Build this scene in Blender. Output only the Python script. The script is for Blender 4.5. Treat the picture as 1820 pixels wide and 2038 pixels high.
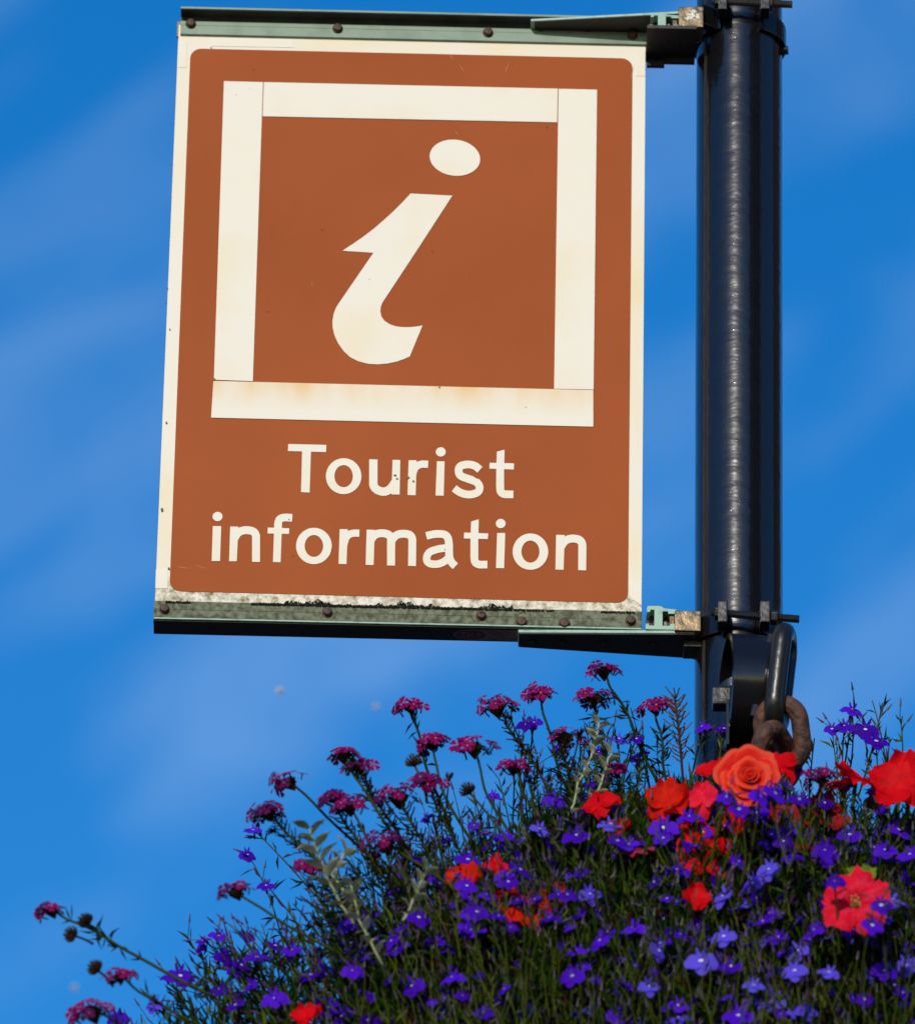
import bpy, bmesh, math, random
import numpy as np
from mathutils import Vector, Matrix, Quaternion

random.seed(7); np.random.seed(7)
for o in list(bpy.data.objects): bpy.data.objects.remove(o)
scn = bpy.context.scene
COL = scn.collection
R = math.radians

# ------------------------------------------------------------------ camera
PITCH, ROLL, FPX = R(28.0), R(1.02), 8866.0       # long lens looking up from the pavement
DIST = 8.866
EYE = 1.6
F = Vector((0, math.cos(PITCH), math.sin(PITCH)))
U0 = Vector((0, -math.sin(PITCH), math.cos(PITCH)))
R0 = Vector((1, 0, 0))
RX = R0*math.cos(ROLL) + U0*math.sin(ROLL)
UX = U0*math.cos(ROLL) - R0*math.sin(ROLL)
P0 = Vector((0, 0, EYE + DIST*math.sin(PITCH)))
CAM = P0 - F*DIST
cam = bpy.data.cameras.new('camera')
co = bpy.data.objects.new('camera', cam); COL.objects.link(co)
M = Matrix.Identity(4)
for i, v in enumerate((RX, UX, -F)):
    for j in range(3): M[j][i] = v[j]
M.translation = CAM
co.matrix_world = M
cam.sensor_fit = 'HORIZONTAL'; cam.sensor_width = 36.0
cam.lens = 36.0*FPX/914.0
cam.clip_start = 0.1; cam.clip_end = 5000
cam.dof.use_dof = True; cam.dof.focus_distance = DIST; cam.dof.aperture_fstop = 8.0
scn.camera = co

# ------------------------------------------------------------------ sky + sun
SUN_EL, SUN_AZ = R(19), R(14)                      # behind the camera, a little to its left
w = bpy.data.worlds.new('World'); scn.world = w; w.use_nodes = True
nt = w.node_tree; nt.nodes.clear()
def N(t, tree, **kw):
    n = tree.nodes.new(t)
    for k, v in kw.items(): setattr(n, k, v)
    return n
sky = N('ShaderNodeTexSky', nt, sky_type='NISHITA', sun_disc=False)
sky.sun_elevation = SUN_EL; sky.sun_rotation = math.pi + SUN_AZ
sky.air_density = 1.0; sky.dust_density = 0.3; sky.ozone_density = 2.2; sky.altitude = 0
hsv = N('ShaderNodeHueSaturation', nt); hsv.inputs['Saturation'].default_value = 1.45; hsv.inputs['Value'].default_value = 1.07
hsv.inputs['Hue'].default_value = 0.509
tc = N('ShaderNodeTexCoord', nt)
mp = N('ShaderNodeMapping', nt); mp.vector_type = 'TEXTURE'; mp.inputs['Scale'].default_value = (1/9, 1/9, 1/26); mp.inputs['Rotation'].default_value = (0, -0.62, 0); mp.inputs['Location'].default_value = (1.1938, 1.1884, 1.2657)
nz = N('ShaderNodeTexNoise', nt); nz.inputs['Scale'].default_value = 1.6; nz.inputs['Detail'].default_value = 10; nz.inputs['Roughness'].default_value = 0.60
nz.inputs['Distortion'].default_value = 0.5
rp = N('ShaderNodeValToRGB', nt); rp.color_ramp.elements[0].position = 0.47; rp.color_ramp.elements[1].position = 0.86
rp.color_ramp.elements[1].color = (0.26, 0.26, 0.26, 1)
mix = N('ShaderNodeMix', nt, data_type='RGBA')
mix.inputs['B'].default_value = (4.5, 5.9, 7.4, 1)
bg = N('ShaderNodeBackground', nt); bg.inputs['Strength'].default_value = 0.15
out = N('ShaderNodeOutputWorld', nt)
L = nt.links.new
L(sky.outputs[0], hsv.inputs['Color']); L(hsv.outputs[0], mix.inputs['A'])
L(tc.outputs['Generated'], mp.inputs[0]); L(mp.outputs[0], nz.inputs[0]); L(nz.outputs['Fac'], rp.inputs[0])
L(rp.outputs['Color'], mix.inputs['Factor']); L(mix.outputs['Result'], bg.inputs['Color']); L(bg.outputs[0], out.inputs[0])
sun = bpy.data.lights.new('sun', 'SUN'); sun.energy = 2.75; sun.angle = R(0.53); sun.color = (1.0, 0.92, 0.78)
so = bpy.data.objects.new('sun', sun); COL.objects.link(so)
SDIR = Vector((-math.sin(SUN_AZ)*math.cos(SUN_EL), -math.cos(SUN_AZ)*math.cos(SUN_EL), math.sin(SUN_EL)))
so.rotation_euler = SDIR.to_track_quat('Z', 'Y').to_euler(); so.location = (0, -3, 12)
vs = scn.view_settings
vs.view_transform = 'Standard'; vs.look = 'None'; vs.exposure = 0.05; vs.gamma = 1.0; vs.use_curve_mapping = False

# ------------------------------------------------------------------ pixel helpers (photo shown 1820 wide)
K = 914.0/1820.0
def ray(px, py):
    return (F + RX*((px*K-457.0)/FPX) + UX*((512.0-py*K)/FPX))
def at(px, py, Y=0.0):
    d = ray(px, py); t = (Y-CAM.y)/d.y
    return CAM + d*t
YAW = R(0.55)
SN = Vector((math.sin(YAW), -math.cos(YAW), 0))     # sign normal, towards the camera
SU = Vector((math.cos(YAW), math.sin(YAW), 0))
SO = P0.copy()
def sp(px, py, out=0.0):                            # photo pixel -> point on the sign plane moved out by `out`
    o = SO + SN*out; d = ray(px, py)
    t = (o-CAM).dot(SN)/d.dot(SN)
    return CAM + d*t
def s2(px, py):                                     # -> (u, w) in the sign's own frame
    p = sp(px, py) - SO
    return p.dot(SU), p.z
def S(u, outd, wz):                                 # sign frame -> world
    return SO + SU*u + SN*outd + Vector((0, 0, wz))

# ------------------------------------------------------------------ materials
MATS = {}
def mat(name, col, rough=0.5, metal=0.0, var=0.0, vscale=30, bump=0.0, bscale=60, spec=0.5, coat=0.0, trans=0.0, rnd=None, bdist=0.002, col2=None, c2range=(0.45, 0.7), detail=5):
    m = bpy.data.materials.new(name); m.use_nodes = True
    t = m.node_tree; b = t.nodes['Principled BSDF']
    b.inputs['Base Color'].default_value = (*col, 1); b.inputs['Roughness'].default_value = rough
    b.inputs['Metallic'].default_value = metal; b.inputs['Specular IOR Level'].default_value = spec
    b.inputs['Coat Weight'].default_value = coat
    ln = t.links.new
    tcn = N('ShaderNodeTexCoord', t)
    cur = None
    if col2 is not None or var > 0:
        n = N('ShaderNodeTexNoise', t); n.inputs['Scale'].default_value = vscale; n.inputs['Detail'].default_value = detail
        ln(tcn.outputs['Object'], n.inputs[0])
        r = N('ShaderNodeValToRGB', t)
        c2 = col2 if col2 is not None else tuple(c*(1-var) for c in col)
        r.color_ramp.elements[0].position, r.color_ramp.elements[1].position = c2range
        r.color_ramp.elements[0].color = (*col, 1); r.color_ramp.elements[1].color = (*c2, 1)
        ln(n.outputs['Fac'], r.inputs[0]); cur = r.outputs[0]
    if rnd is not None:
        oi = N('ShaderNodeObjectInfo', t); mx = N('ShaderNodeMix', t, data_type='RGBA')
        ln(oi.outputs['Random'], mx.inputs['Factor'])
        if cur is not None: ln(cur, mx.inputs['A'])
        else: mx.inputs['A'].default_value = (*col, 1)
        mx.inputs['B'].default_value = (*rnd, 1)
        cur = mx.outputs['Result']
    if cur is not None: ln(cur, b.inputs['Base Color'])
    if bump > 0:
        n2 = N('ShaderNodeTexNoise', t); n2.inputs['Scale'].default_value = bscale; n2.inputs['Detail'].default_value = 3
        ln(tcn.outputs['Object'], n2.inputs[0])
        bp = N('ShaderNodeBump', t); bp.inputs['Strength'].default_value = bump; bp.inputs['Distance'].default_value = bdist
        ln(n2.outputs['Fac'], bp.inputs['Height']); ln(bp.outputs[0], b.inputs['Normal'])
    if trans > 0:
        tr = N('ShaderNodeBsdfTranslucent', t); ms = N('ShaderNodeMixShader', t); ms.inputs[0].default_value = trans
        if cur is not None: ln(cur, tr.inputs['Color'])
        else: tr.inputs['Color'].default_value = (*col, 1)
        ln(b.outputs[0], ms.inputs[1]); ln(tr.outputs[0], ms.inputs[2])
        ln(ms.outputs[0], t.nodes['Material Output'].inputs['Surface'])
    MATS[name] = m
    return m

CREAM = (0.80, 0.755, 0.655)
cream = mat('cream_sheeting', CREAM, 0.6, spec=0.15, var=0, vscale=9, col2=(0.80, 0.70, 0.50), c2range=(0.5, 0.75))
brown = mat('brown_sheeting', (0.305, 0.067, 0.014), 0.55, spec=0.10, vscale=4, col2=(0.355, 0.085, 0.019), c2range=(0.3, 0.7), detail=9)
alu_edge = mat('panel_alloy', (0.35, 0.33, 0.28), 0.55, var=0.4, vscale=80)
teal = mat('teal_paint', (0.205, 0.295, 0.225), 0.5, vscale=26, col2=(0.15, 0.215, 0.155), c2range=(0.48, 0.72), bump=0.15, bscale=200)
teal_light = mat('teal_cut_alloy', (0.27, 0.44, 0.35), 0.45, vscale=60, col2=(0.16, 0.26, 0.20), c2range=(0.5, 0.7))
lich = mat('lichened_teal_paint', (0.165, 0.190, 0.125), 0.8, vscale=170, col2=(0.060, 0.060, 0.030), c2range=(0.38, 0.64), bump=0.6, bscale=180, detail=8)
moss_m = mat('dark_moss', (0.012, 0.012, 0.006), 0.95, var=0.5, vscale=200)
rust_bolt = mat('rusty_bolt', (0.075, 0.040, 0.024), 0.55, metal=0.3, vscale=150, col2=(0.035, 0.02, 0.014), bump=0.5, bscale=300)
black = mat('black_gloss_paint', (0.006, 0.006, 0.007), 0.16, bump=0.30, bscale=42, spec=0.5, coat=0.0, bdist=0.0015)
black_r = mat('rough_black_paint', (0.010, 0.010, 0.010), 0.33, bump=0.45, bscale=95, bdist=0.0016)
dull = mat('soiled_and_shaded_metal', (0.018, 0.016, 0.014), 0.6, var=0.5, vscale=50, bump=0.4, bscale=120)  # dark metal parts, and the painted shade sheets under rail and arms
block_m = mat('worn_clamp_metal', (0.20, 0.145, 0.085), 0.42, metal=0.55, vscale=90, col2=(0.035, 0.026, 0.018), c2range=(0.45, 0.70), bump=0.55, bscale=130, bdist=0.0016)
dropping = mat('white_dropping', (0.75, 0.73, 0.66), 0.8, bump=0.6, bscale=300)
rust = mat('rusted_iron', (0.115, 0.038, 0.018), 0.7, vscale=120, col2=(0.022, 0.013, 0.011), c2range=(0.40, 0.62), bump=0.9, bscale=220, detail=9)
stick_w = mat('faded_sticker_white', (0.30, 0.22, 0.20), 0.5)
stick_r = mat('sticker_red', (0.22, 0.02, 0.02), 0.5)

def dirt_panel():
    # cream sheeting whose foot is soiled by lichen: a stain with its own ragged outline along the bottom edge
    m = mat('panel_sheeting', CREAM, 0.6, spec=0.15)
    t = m.node_tree; b = t.nodes['Principled BSDF']; ln = t.links.new
    g = N('ShaderNodeTexCoord', t); sx = N('ShaderNodeSeparateXYZ', t); ln(g.outputs['Generated'], sx.inputs[0])
    n = N('ShaderNodeTexNoise', t); n.inputs['Scale'].default_value = 130; n.inputs['Detail'].default_value = 9; n.inputs['Roughness'].default_value = 0.7
    ln(g.outputs['Object'], n.inputs[0])
    r = N('ShaderNodeMapRange', t); r.inputs[1].default_value = 0.035; r.inputs[2].default_value = 0.062; r.inputs[3].default_value = 1.0; r.inputs[4].default_value = 0.0
    ln(sx.outputs['Z'], r.inputs[0])
    mu = N('ShaderNodeMath', t, operation='MULTIPLY'); ln(r.outputs[0], mu.inputs[0])
    c = N('ShaderNodeValToRGB', t); c.color_ramp.elements[0].position = 0.42; c.color_ramp.elements[1].position = 0.66
    ln(n.outputs['Fac'], c.inputs[0]); ln(c.outputs[0], mu.inputs[1])
    n3 = N('ShaderNodeTexNoise', t); n3.inputs['Scale'].default_value = 7; ln(g.outputs['Object'], n3.inputs[0])
    c3 = N('ShaderNodeValToRGB', t); c3.color_ramp.elements[0].position = 0.45; c3.color_ramp.elements[1].position = 0.75
    c3.color_ramp.elements[0].color = (*CREAM, 1); c3.color_ramp.elements[1].color = (0.80, 0.69, 0.47, 1)
    ln(n3.outputs['Fac'], c3.inputs[0])
    mx = N('ShaderNodeMix', t, data_type='RGBA'); ln(mu.outputs[0], mx.inputs['Factor']); ln(c3.outputs[0], mx.inputs['A'])
    mx.inputs['B'].default_value = (0.20, 0.17, 0.07, 1)
    ln(mx.outputs['Result'], b.inputs['Base Color'])
    return m
panel_m = dirt_panel()
def stained_strip():
    m = mat('rust_stained_sheeting', CREAM, 0.6, spec=0.15)
    t = m.node_tree; b = t.nodes['Principled BSDF']; ln = t.links.new
    g = N('ShaderNodeTexCoord', t); sx = N('ShaderNodeSeparateXYZ', t); ln(g.outputs['Generated'], sx.inputs[0])
    mp_ = N('ShaderNodeMapping', t); mp_.inputs['Scale'].default_value = (16, 1, 5); ln(g.outputs['Object'], mp_.inputs[0])
    n = N('ShaderNodeTexNoise', t); n.inputs['Scale'].default_value = 1.5; n.inputs['Detail'].default_value = 6; ln(mp_.outputs[0], n.inputs[0])
    c = N('ShaderNodeValToRGB', t); c.color_ramp.elements[0].position = 0.33; c.color_ramp.elements[1].position = 0.75
    ln(n.outputs['Fac'], c.inputs[0])
    r = N('ShaderNodeMapRange', t); r.inputs[1].default_value = 0.25; r.inputs[2].default_value = 0.92; r.inputs[3].default_value = 0; r.inputs[4].default_value = 1.0
    ln(sx.outputs['Z'], r.inputs[0])
    mu = N('ShaderNodeMath', t, operation='MULTIPLY'); ln(r.outputs[0], mu.inputs[0]); ln(c.outputs[0], mu.inputs[1])
    # clear ends
    mx = N('ShaderNodeMix', t, data_type='RGBA'); ln(mu.outputs[0], mx.inputs['Factor'])
    mx.inputs['A'].default_value = (*CREAM, 1); mx.inputs['B'].default_value = (0.78, 0.50, 0.20, 1)
    ln(mx.outputs['Result'], b.inputs['Base Color'])
    return m
strip_st = stained_strip()

# plants
lob_m = mat('lobelia_violet', (0.040, 0.002, 0.32), 0.55, trans=0.30, rnd=(0.100, 0.010, 0.72), spec=0.06)
lob_b = mat('lobelia_light_blue', (0.13, 0.10, 0.78), 0.55, trans=0.30, rnd=(0.10, 0.05, 0.72), spec=0.06)
eye_m = mat('lobelia_white_eye', (0.55, 0.52, 0.72), 0.6)
verb_m = mat('verbena_magenta', (0.30, 0.004, 0.13), 0.6, trans=0.35, rnd=(0.22, 0.003, 0.11), spec=0.06)
verb_d = mat('verbena_dark_plum', (0.06, 0.006, 0.09), 0.6, trans=0.2, rnd=(0.10, 0.006, 0.08), spec=0.06)
verb_eye = mat('verbena_orange_eye', (0.42, 0.13, 0.06), 0.6)
calyx_m = mat('brown_calyx', (0.026, 0.014, 0.009), 0.7, rnd=(0.050, 0.026, 0.010), spec=.1)
stem_m = mat('green_stem', (0.018, 0.034, 0.003), 0.6, rnd=(0.052, 0.066, 0.006), spec=.06)
vleaf_m = mat('dark_green_leaf', (0.016, 0.030, 0.008), 0.6, trans=0.15, spec=.1)
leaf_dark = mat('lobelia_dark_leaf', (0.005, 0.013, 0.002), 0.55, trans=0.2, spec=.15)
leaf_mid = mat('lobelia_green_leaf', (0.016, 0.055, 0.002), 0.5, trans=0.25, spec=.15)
leaf_olive = mat('lobelia_olive_leaf', (0.090, 0.125, 0.006), 0.5, trans=0.3, spec=.15)
leaf_brown = mat('dry_brown_leaf', (0.050, 0.013, 0.010), 0.7, trans=0.2, spec=.1)
leaf_purple = mat('purple_tinged_leaf', (0.028, 0.005, 0.045), 0.6, trans=.2, spec=.1)
bud_m = mat('lobelia_bud', (0.06, 0.02, 0.12), 0.6, rnd=(0.05, 0.05, 0.02))
silver_m = mat('silver_leaf', (0.52, 0.52, 0.36), 0.85, rnd=(0.24, 0.28, 0.14), trans=0.15, spec=.05)
red_m = mat('scarlet_petal', (0.76, 0.004, 0.010), 0.5, trans=0.35, spec=0.05, vscale=110, col2=(0.52, 0.003, 0.010), bump=.35, bscale=350, bdist=.0008)
coral_m = mat('coral_petal', (0.78, 0.018, 0.012), 0.5, trans=0.3, spec=0.05, vscale=90, col2=(0.80, 0.055, 0.030), c2range=(0.4, 0.75), bump=.3, bscale=400, bdist=.0006)
coral_edge = mat('pale_coral_petal_edge', (0.80, 0.075, 0.032), 0.5, trans=0.3, spec=0.08)
orange_m = mat('orange_red_petal', (0.70, 0.018, 0.006), 0.5, trans=0.35, spec=0.05, vscale=110, col2=(0.50, 0.006, 0.006), bump=.35, bscale=350, bdist=.0008)
pink_m = mat('pink_red_petal', (0.78, 0.008, 0.036), 0.5, trans=0.3, spec=0.05, vscale=110, col2=(0.80, 0.035, 0.08), bump=.35, bscale=350, bdist=.0008)
dusky_m = mat('dusky_pink_petal', (0.42, 0.035, 0.07), 0.6, trans=0.3, spec=0.2)
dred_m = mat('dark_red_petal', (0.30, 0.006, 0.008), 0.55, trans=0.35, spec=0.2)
throat_m = mat('cream_throat', (0.62, 0.44, 0.16), 0.6)
soil_m = mat('dark_compost', (0.008, 0.006, 0.004), 0.95, bump=1, bscale=60, bdist=0.01)
fluff_m = mat('white_fluff', (0.75, 0.78, 0.80), 0.9, trans=0.3)

# ------------------------------------------------------------------ object helpers
WL = {}
def empty(name, loc, label=None, cat=None, group=None):
    o = bpy.data.objects.new(name, None); COL.objects.link(o); o.empty_display_size = 0.02
    o.location = loc; WL[o.name] = Vector(loc)
    if label: o['label'] = label
    if cat: o['category'] = cat
    if group: o['group'] = group
    return o
def link(o, wl, parent):
    COL.objects.link(o); wl = Vector(wl)
    if parent is not None:
        o.parent = parent; o.location = wl - WL[parent.name]
    else: o.location = wl
    WL[o.name] = wl
def mesh_from(name, verts, faces, mats, fmat=None, smooth=False):
    me = bpy.data.meshes.new(name)
    me.from_pydata([tuple(v) for v in verts], [], faces)
    for m in (mats if isinstance(mats, (list, tuple)) else [mats]): me.materials.append(m)
    if fmat is not None: me.polygons.foreach_set('material_index', fmat)
    if smooth: me.polygons.foreach_set('use_smooth', [True]*len(me.polygons))
    me.update()
    return me
def mk(name, verts, faces, m, parent=None, smooth=False, fmat=None, kind=None, label=None, recalc=True, bevel=0.0, origin=None):
    vs_ = np.array([tuple(v) for v in verts]); c = vs_.mean(0) if origin is None else np.array(origin)
    me = mesh_from(name, vs_-c, faces, m, fmat, smooth)
    if recalc or bevel > 0:
        bm = bmesh.new(); bm.from_mesh(me)
        if recalc: bmesh.ops.recalc_face_normals(bm, faces=bm.faces)
        if bevel > 0:
            es = [e for e in bm.edges if len(e.link_faces) == 2 and e.calc_face_angle(0) > 0.5]
            bmesh.ops.bevel(bm, geom=es, offset=bevel, segments=2, profile=0.6, affect='EDGES', clamp_overlap=True)
        bm.to_mesh(me); bm.free()
    o = bpy.data.objects.new(name, me); link(o, c, parent)
    if kind: o['kind'] = kind
    if label: o['label'] = label
    return o
class MB:
    def __init__(s): s.v = []; s.f = []; s.m = []
    def add(s, v, f, mi=0):
        o = len(s.v); s.v.extend([Vector(a) for a in v]); s.f.extend([tuple(i+o for i in q) for q in f]); s.m.extend([mi]*len(f))
    def tube(s, path, r0, r1=None, n=6, mi=0, cap=True):
        if r1 is None: r1 = r0
        path = [Vector(p) for p in path]; k = len(path); vv = []; up = Vector((0.31, 0.2, 0.93))
        for i, p in enumerate(path):
            d = (path[min(i+1, k-1)]-path[max(i-1, 0)])
            if d.length < 1e-9: d = Vector((0, 0, 1))
            d.normalize(); a = d.cross(up)
            if a.length < 1e-3: a = d.cross(Vector((1, 0, 0)))
            a.normalize(); b = d.cross(a); r = r0+(r1-r0)*i/(k-1)
            for j in range(n):
                t = 2*math.pi*j/n; vv.append(p+a*(r*math.cos(t))+b*(r*math.sin(t)))
        ff = [(i*n+j, i*n+(j+1) % n, (i+1)*n+(j+1) % n, (i+1)*n+j) for i in range(k-1) for j in range(n)]
        if cap: ff += [tuple(range(n-1, -1, -1)), tuple(range((k-1)*n, k*n))]
        s.add(vv, ff, mi)
    def box(s, c, hx, hy, hz, ax=None, mi=0):
        X, Y, Z = ax if ax else (Vector((1, 0, 0)), Vector((0, 1, 0)), Vector((0, 0, 1)))
        c = Vector(c); vv = [c+X*(hx*a)+Y*(hy*b)+Z*(hz*d) for a in (-1, 1) for b in (-1, 1) for d in (-1, 1)]
        s.add(vv, [(0, 1, 3, 2), (4, 6, 7, 5), (0, 4, 5, 1), (2, 3, 7, 6), (0, 2, 6, 4), (1, 5, 7, 3)], mi)
    def leaf(s, p, d, nrm, l, wd, mi=0, curl=0.15):
        p = Vector(p); d = Vector(d).normalized(); x = d.cross(nrm)
        if x.length < 1e-4: x = d.orthogonal()
        x.normalize(); nn = x.cross(d)
        s.add([p, p+d*(l*.45)+x*wd*.5+nn*(l*curl*.4), p+d*l-nn*(l*curl), p+d*(l*.45)-x*wd*.5+nn*(l*curl*.4)], [(0, 1, 2), (0, 2, 3)], mi)
    def build(s, name, m, parent=None, smooth=False, kind=None, label=None, recalc=True, bevel=0.0, origin=None):
        return mk(name, s.v, s.f, m, parent, smooth, s.m, kind, label, recalc, bevel, origin)

def prism_sign(poly_uw, o0, o1):        # polygon in the sign plane, from out=o0 (back) to out=o1 (front)
    n = len(poly_uw)
    v = [S(u, o1, z) for u, z in poly_uw]+[S(u, o0, z) for u, z in poly_uw]
    f = [tuple(range(n)), tuple(range(2*n-1, n-1, -1))]+[(i, (i+1) % n, n+(i+1) % n, n+i) for i in range(n)]
    return v, f
def px_poly(pts, o0, o1): return prism_sign([s2(*p) for p in pts], o0, o1)
def extrude_u(prof, u0, u1):            # profile (out, z) swept along the sign's width
    n = len(prof)
    v = [S(u0, a, z) for a, z in prof]+[S(u1, a, z) for a, z in prof]
    f = [tuple(range(n)), tuple(range(2*n-1, n-1, -1))]+[(i, (i+1) % n, n+(i+1) % n, n+i) for i in range(n)]
    return v, f

# ------------------------------------------------------------------ ground
def build_ground():
    m = mat('dark_asphalt', (0.045, 0.044, 0.042), 0.9, vscale=3, col2=(0.06, 0.058, 0.055), bump=0.5, bscale=90, bdist=0.01)
    g = mk('ground', [(-1500, -1500, 0), (1500, -1500, 0), (1500, 1500, 0), (-1500, 1500, 0)], [(0, 1, 2, 3)], m)
    g['kind'] = 'structure'
build_ground()

# ------------------------------------------------------------------ buildings behind the photographer, mirrored in the pole
def build_block(az, dist, wd, ht, lab):
    c = Vector((dist*math.sin(R(az)), -dist*math.cos(R(az)), 0)); n = -c.normalized(); x = Vector((0, 0, 1)).cross(n)
    c = c+Vector((PX0, 0, 0))
    t = empty('tall_building', c, lab, 'building', 'buildings behind the photographer')
    b = MB(); b.box(c-n*5+Vector((0, 0, ht/2)), wd/2, 5, ht/2, (x, n, Vector((0, 0, 1)))); b.build('wall', brick_d, t)
    b = MB(); top = c-n*5+Vector((0, 0, ht+.01)); vv = [top+x*(wd/2+.3)*i+n*5.3*j for i, j in ((-1, -1), (1, -1), (1, 1), (-1, 1))]+[top+x*wd*.3*i+Vector((0, 0, 3)) for i in (-1, 1)]
    b.add(vv, [(0, 1, 5, 4), (2, 3, 4, 5), (1, 2, 5), (3, 0, 4), (3, 2, 1, 0)]); b.build('roof', slate_d, t)
    for r_ in range(int(ht//3.2)):
        for k in range(3):
            p = c+n*.03+x*(wd*(k-1)*.3)+Vector((0, 0, 1.9+3.1*r_)); b = MB(); b.box(p, .6, .05, .85, (x, n, Vector((0, 0, 1)))); b.build('window', glass_d, t)
brick_d = mat('dark_brick', (0.06, 0.035, 0.025), .9, var=.4, vscale=3); slate_d = mat('slate', (.03, .03, .033), .7); glass_d = mat('window_glass', (.01, .01, .012), .1)
# ------------------------------------------------------------------ pole
PX = at(1470, 700, 0.02).x; PY = 0.02; PR = 0.0441
def pole_material():
    m = mat('pole_black_gloss', (0.005, 0.005, 0.006), 0.3, spec=0.35, coat=0.7)
    m.node_tree.nodes['Principled BSDF'].inputs['Coat Roughness'].default_value = 0.09
    t = m.node_tree; b = t.nodes['Principled BSDF']; ln = t.links.new
    g = N('ShaderNodeTexCoord', t)
    mp1 = N('ShaderNodeMapping', t); mp1.inputs['Scale'].default_value = (0.6, 0.6, 1.1); ln(g.outputs['Object'], mp1.inputs[0])
    n1 = N('ShaderNodeTexNoise', t); n1.inputs['Scale'].default_value = 75; n1.inputs['Detail'].default_value = 2; ln(mp1.outputs[0], n1.inputs[0])
    n2 = N('ShaderNodeTexVoronoi', t); n2.inputs['Scale'].default_value = 190; ln(g.outputs['Object'], n2.inputs[0])
    c2 = N('ShaderNodeValToRGB', t); c2.color_ramp.elements[0].position = 0.0; c2.color_ramp.elements[1].position = 0.22
    c2.color_ramp.elements[0].color = (1, 1, 1, 1); c2.color_ramp.elements[1].color = (0, 0, 0, 1); ln(n2.outputs['Distance'], c2.inputs[0])
    ad = N('ShaderNodeMath', t, operation='MULTIPLY_ADD'); ln(c2.outputs[0], ad.inputs[0]); ad.inputs[1].default_value = 0.16; ln(n1.outputs['Fac'], ad.inputs[2])
    bp = N('ShaderNodeBump', t); bp.inputs['Strength'].default_value = 0.30; bp.inputs['Distance'].default_value = 0.0016
    ln(ad.outputs[0], bp.inputs['Height']); ln(bp.outputs[0], b.inputs['Normal']); ln(bp.outputs[0], b.inputs['Coat Normal'])
    n4 = N('ShaderNodeTexNoise', t); n4.inputs['Scale'].default_value = 25; ln(g.outputs['Object'], n4.inputs[0])
    mr = N('ShaderNodeMapRange', t); mr.inputs[3].default_value = 0.15; mr.inputs[4].default_value = 0.30; ln(n4.outputs['Fac'], mr.inputs[0]); ln(mr.outputs[0], b.inputs['Roughness'])
    return m
pole_m = pole_material()
def build_pole():
    ztop = P0.z + 0.95
    t = empty('steel_pole', (PX, PY, 0), 'tall round steel pole in glossy black paint carrying the sign', 'pole')
    n = 96; v = []; f = []
    zs = [0.0, 2.0, P0.z-1.0] + [P0.z-0.8+0.1*i for i in range(17)] + [ztop]
    for z in zs:
        for j in range(n):
            a = 2*math.pi*j/n; v.append((PX+PR*math.cos(a), PY+PR*math.sin(a), z))
    for i in range(len(zs)-1):
        for j in range(n): f.append((i*n+j, i*n+(j+1) % n, (i+1)*n+(j+1) % n, (i+1)*n+j))
    mk('shaft', v, f, pole_m, t, smooth=True, origin=(PX, PY, P0.z))
    b = MB()
    for rr, z0, z1 in ((PR+0.004, ztop-0.01, ztop+0.012),):
        b.tube([(PX, PY, z0), (PX, PY, z1)], rr, rr, 40)
    b.build('cap', black, t)
    b = MB(); b.tube([(PX, PY, 0.003), (PX, PY, 0.9)], PR+0.02, PR+0.02, 40); b.build('base_sleeve', black, t)
    # old painted-over seam running up the left side, slightly proud
    b = MB(); a = math.pi+R(36)
    b.box((PX+math.cos(a)*(PR+0.0003), PY+math.sin(a)*(PR+0.0003), P0.z), 0.0016, 0.0007, 0.8, (Vector((-math.sin(a), math.cos(a), 0)), Vector((math.cos(a), math.sin(a), 0)), Vector((0, 0, 1))))
    b.build('seam', mat('painted_seam', (0.030, 0.022, 0.014), 0.5, var=0.7, vscale=40), t, bevel=0.0004)
build_pole()
PX0 = PX
build_block(41, 24, 13.4, 23, 'tall dark brick building mirrored as the broad black stripe in the pole')
build_block(118, 22, 14.5, 22, 'tall dark brick building mirrored as the narrow black stripe at the right of the pole')

# ------------------------------------------------------------------ the sign
def rrect(c, r=0.0105, n=8):              # rounded quad from 4 uw corners (TL,TR,BR,BL)
    out = []
    for i in range(4):
        p = Vector(c[i]); a = (Vector(c[i-1])-p).normalized(); b = (Vector(c[(i+1) % 4])-p).normalized()
        p0 = p+a*r; p1 = p+b*r; q = p+(a+b)*r
        for k in range(n+1):
            t = k/n*math.pi/2; d = (p0-q)*math.cos(t)+(p1-q)*math.sin(t); out.append(tuple(q+d))
    return out

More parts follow.
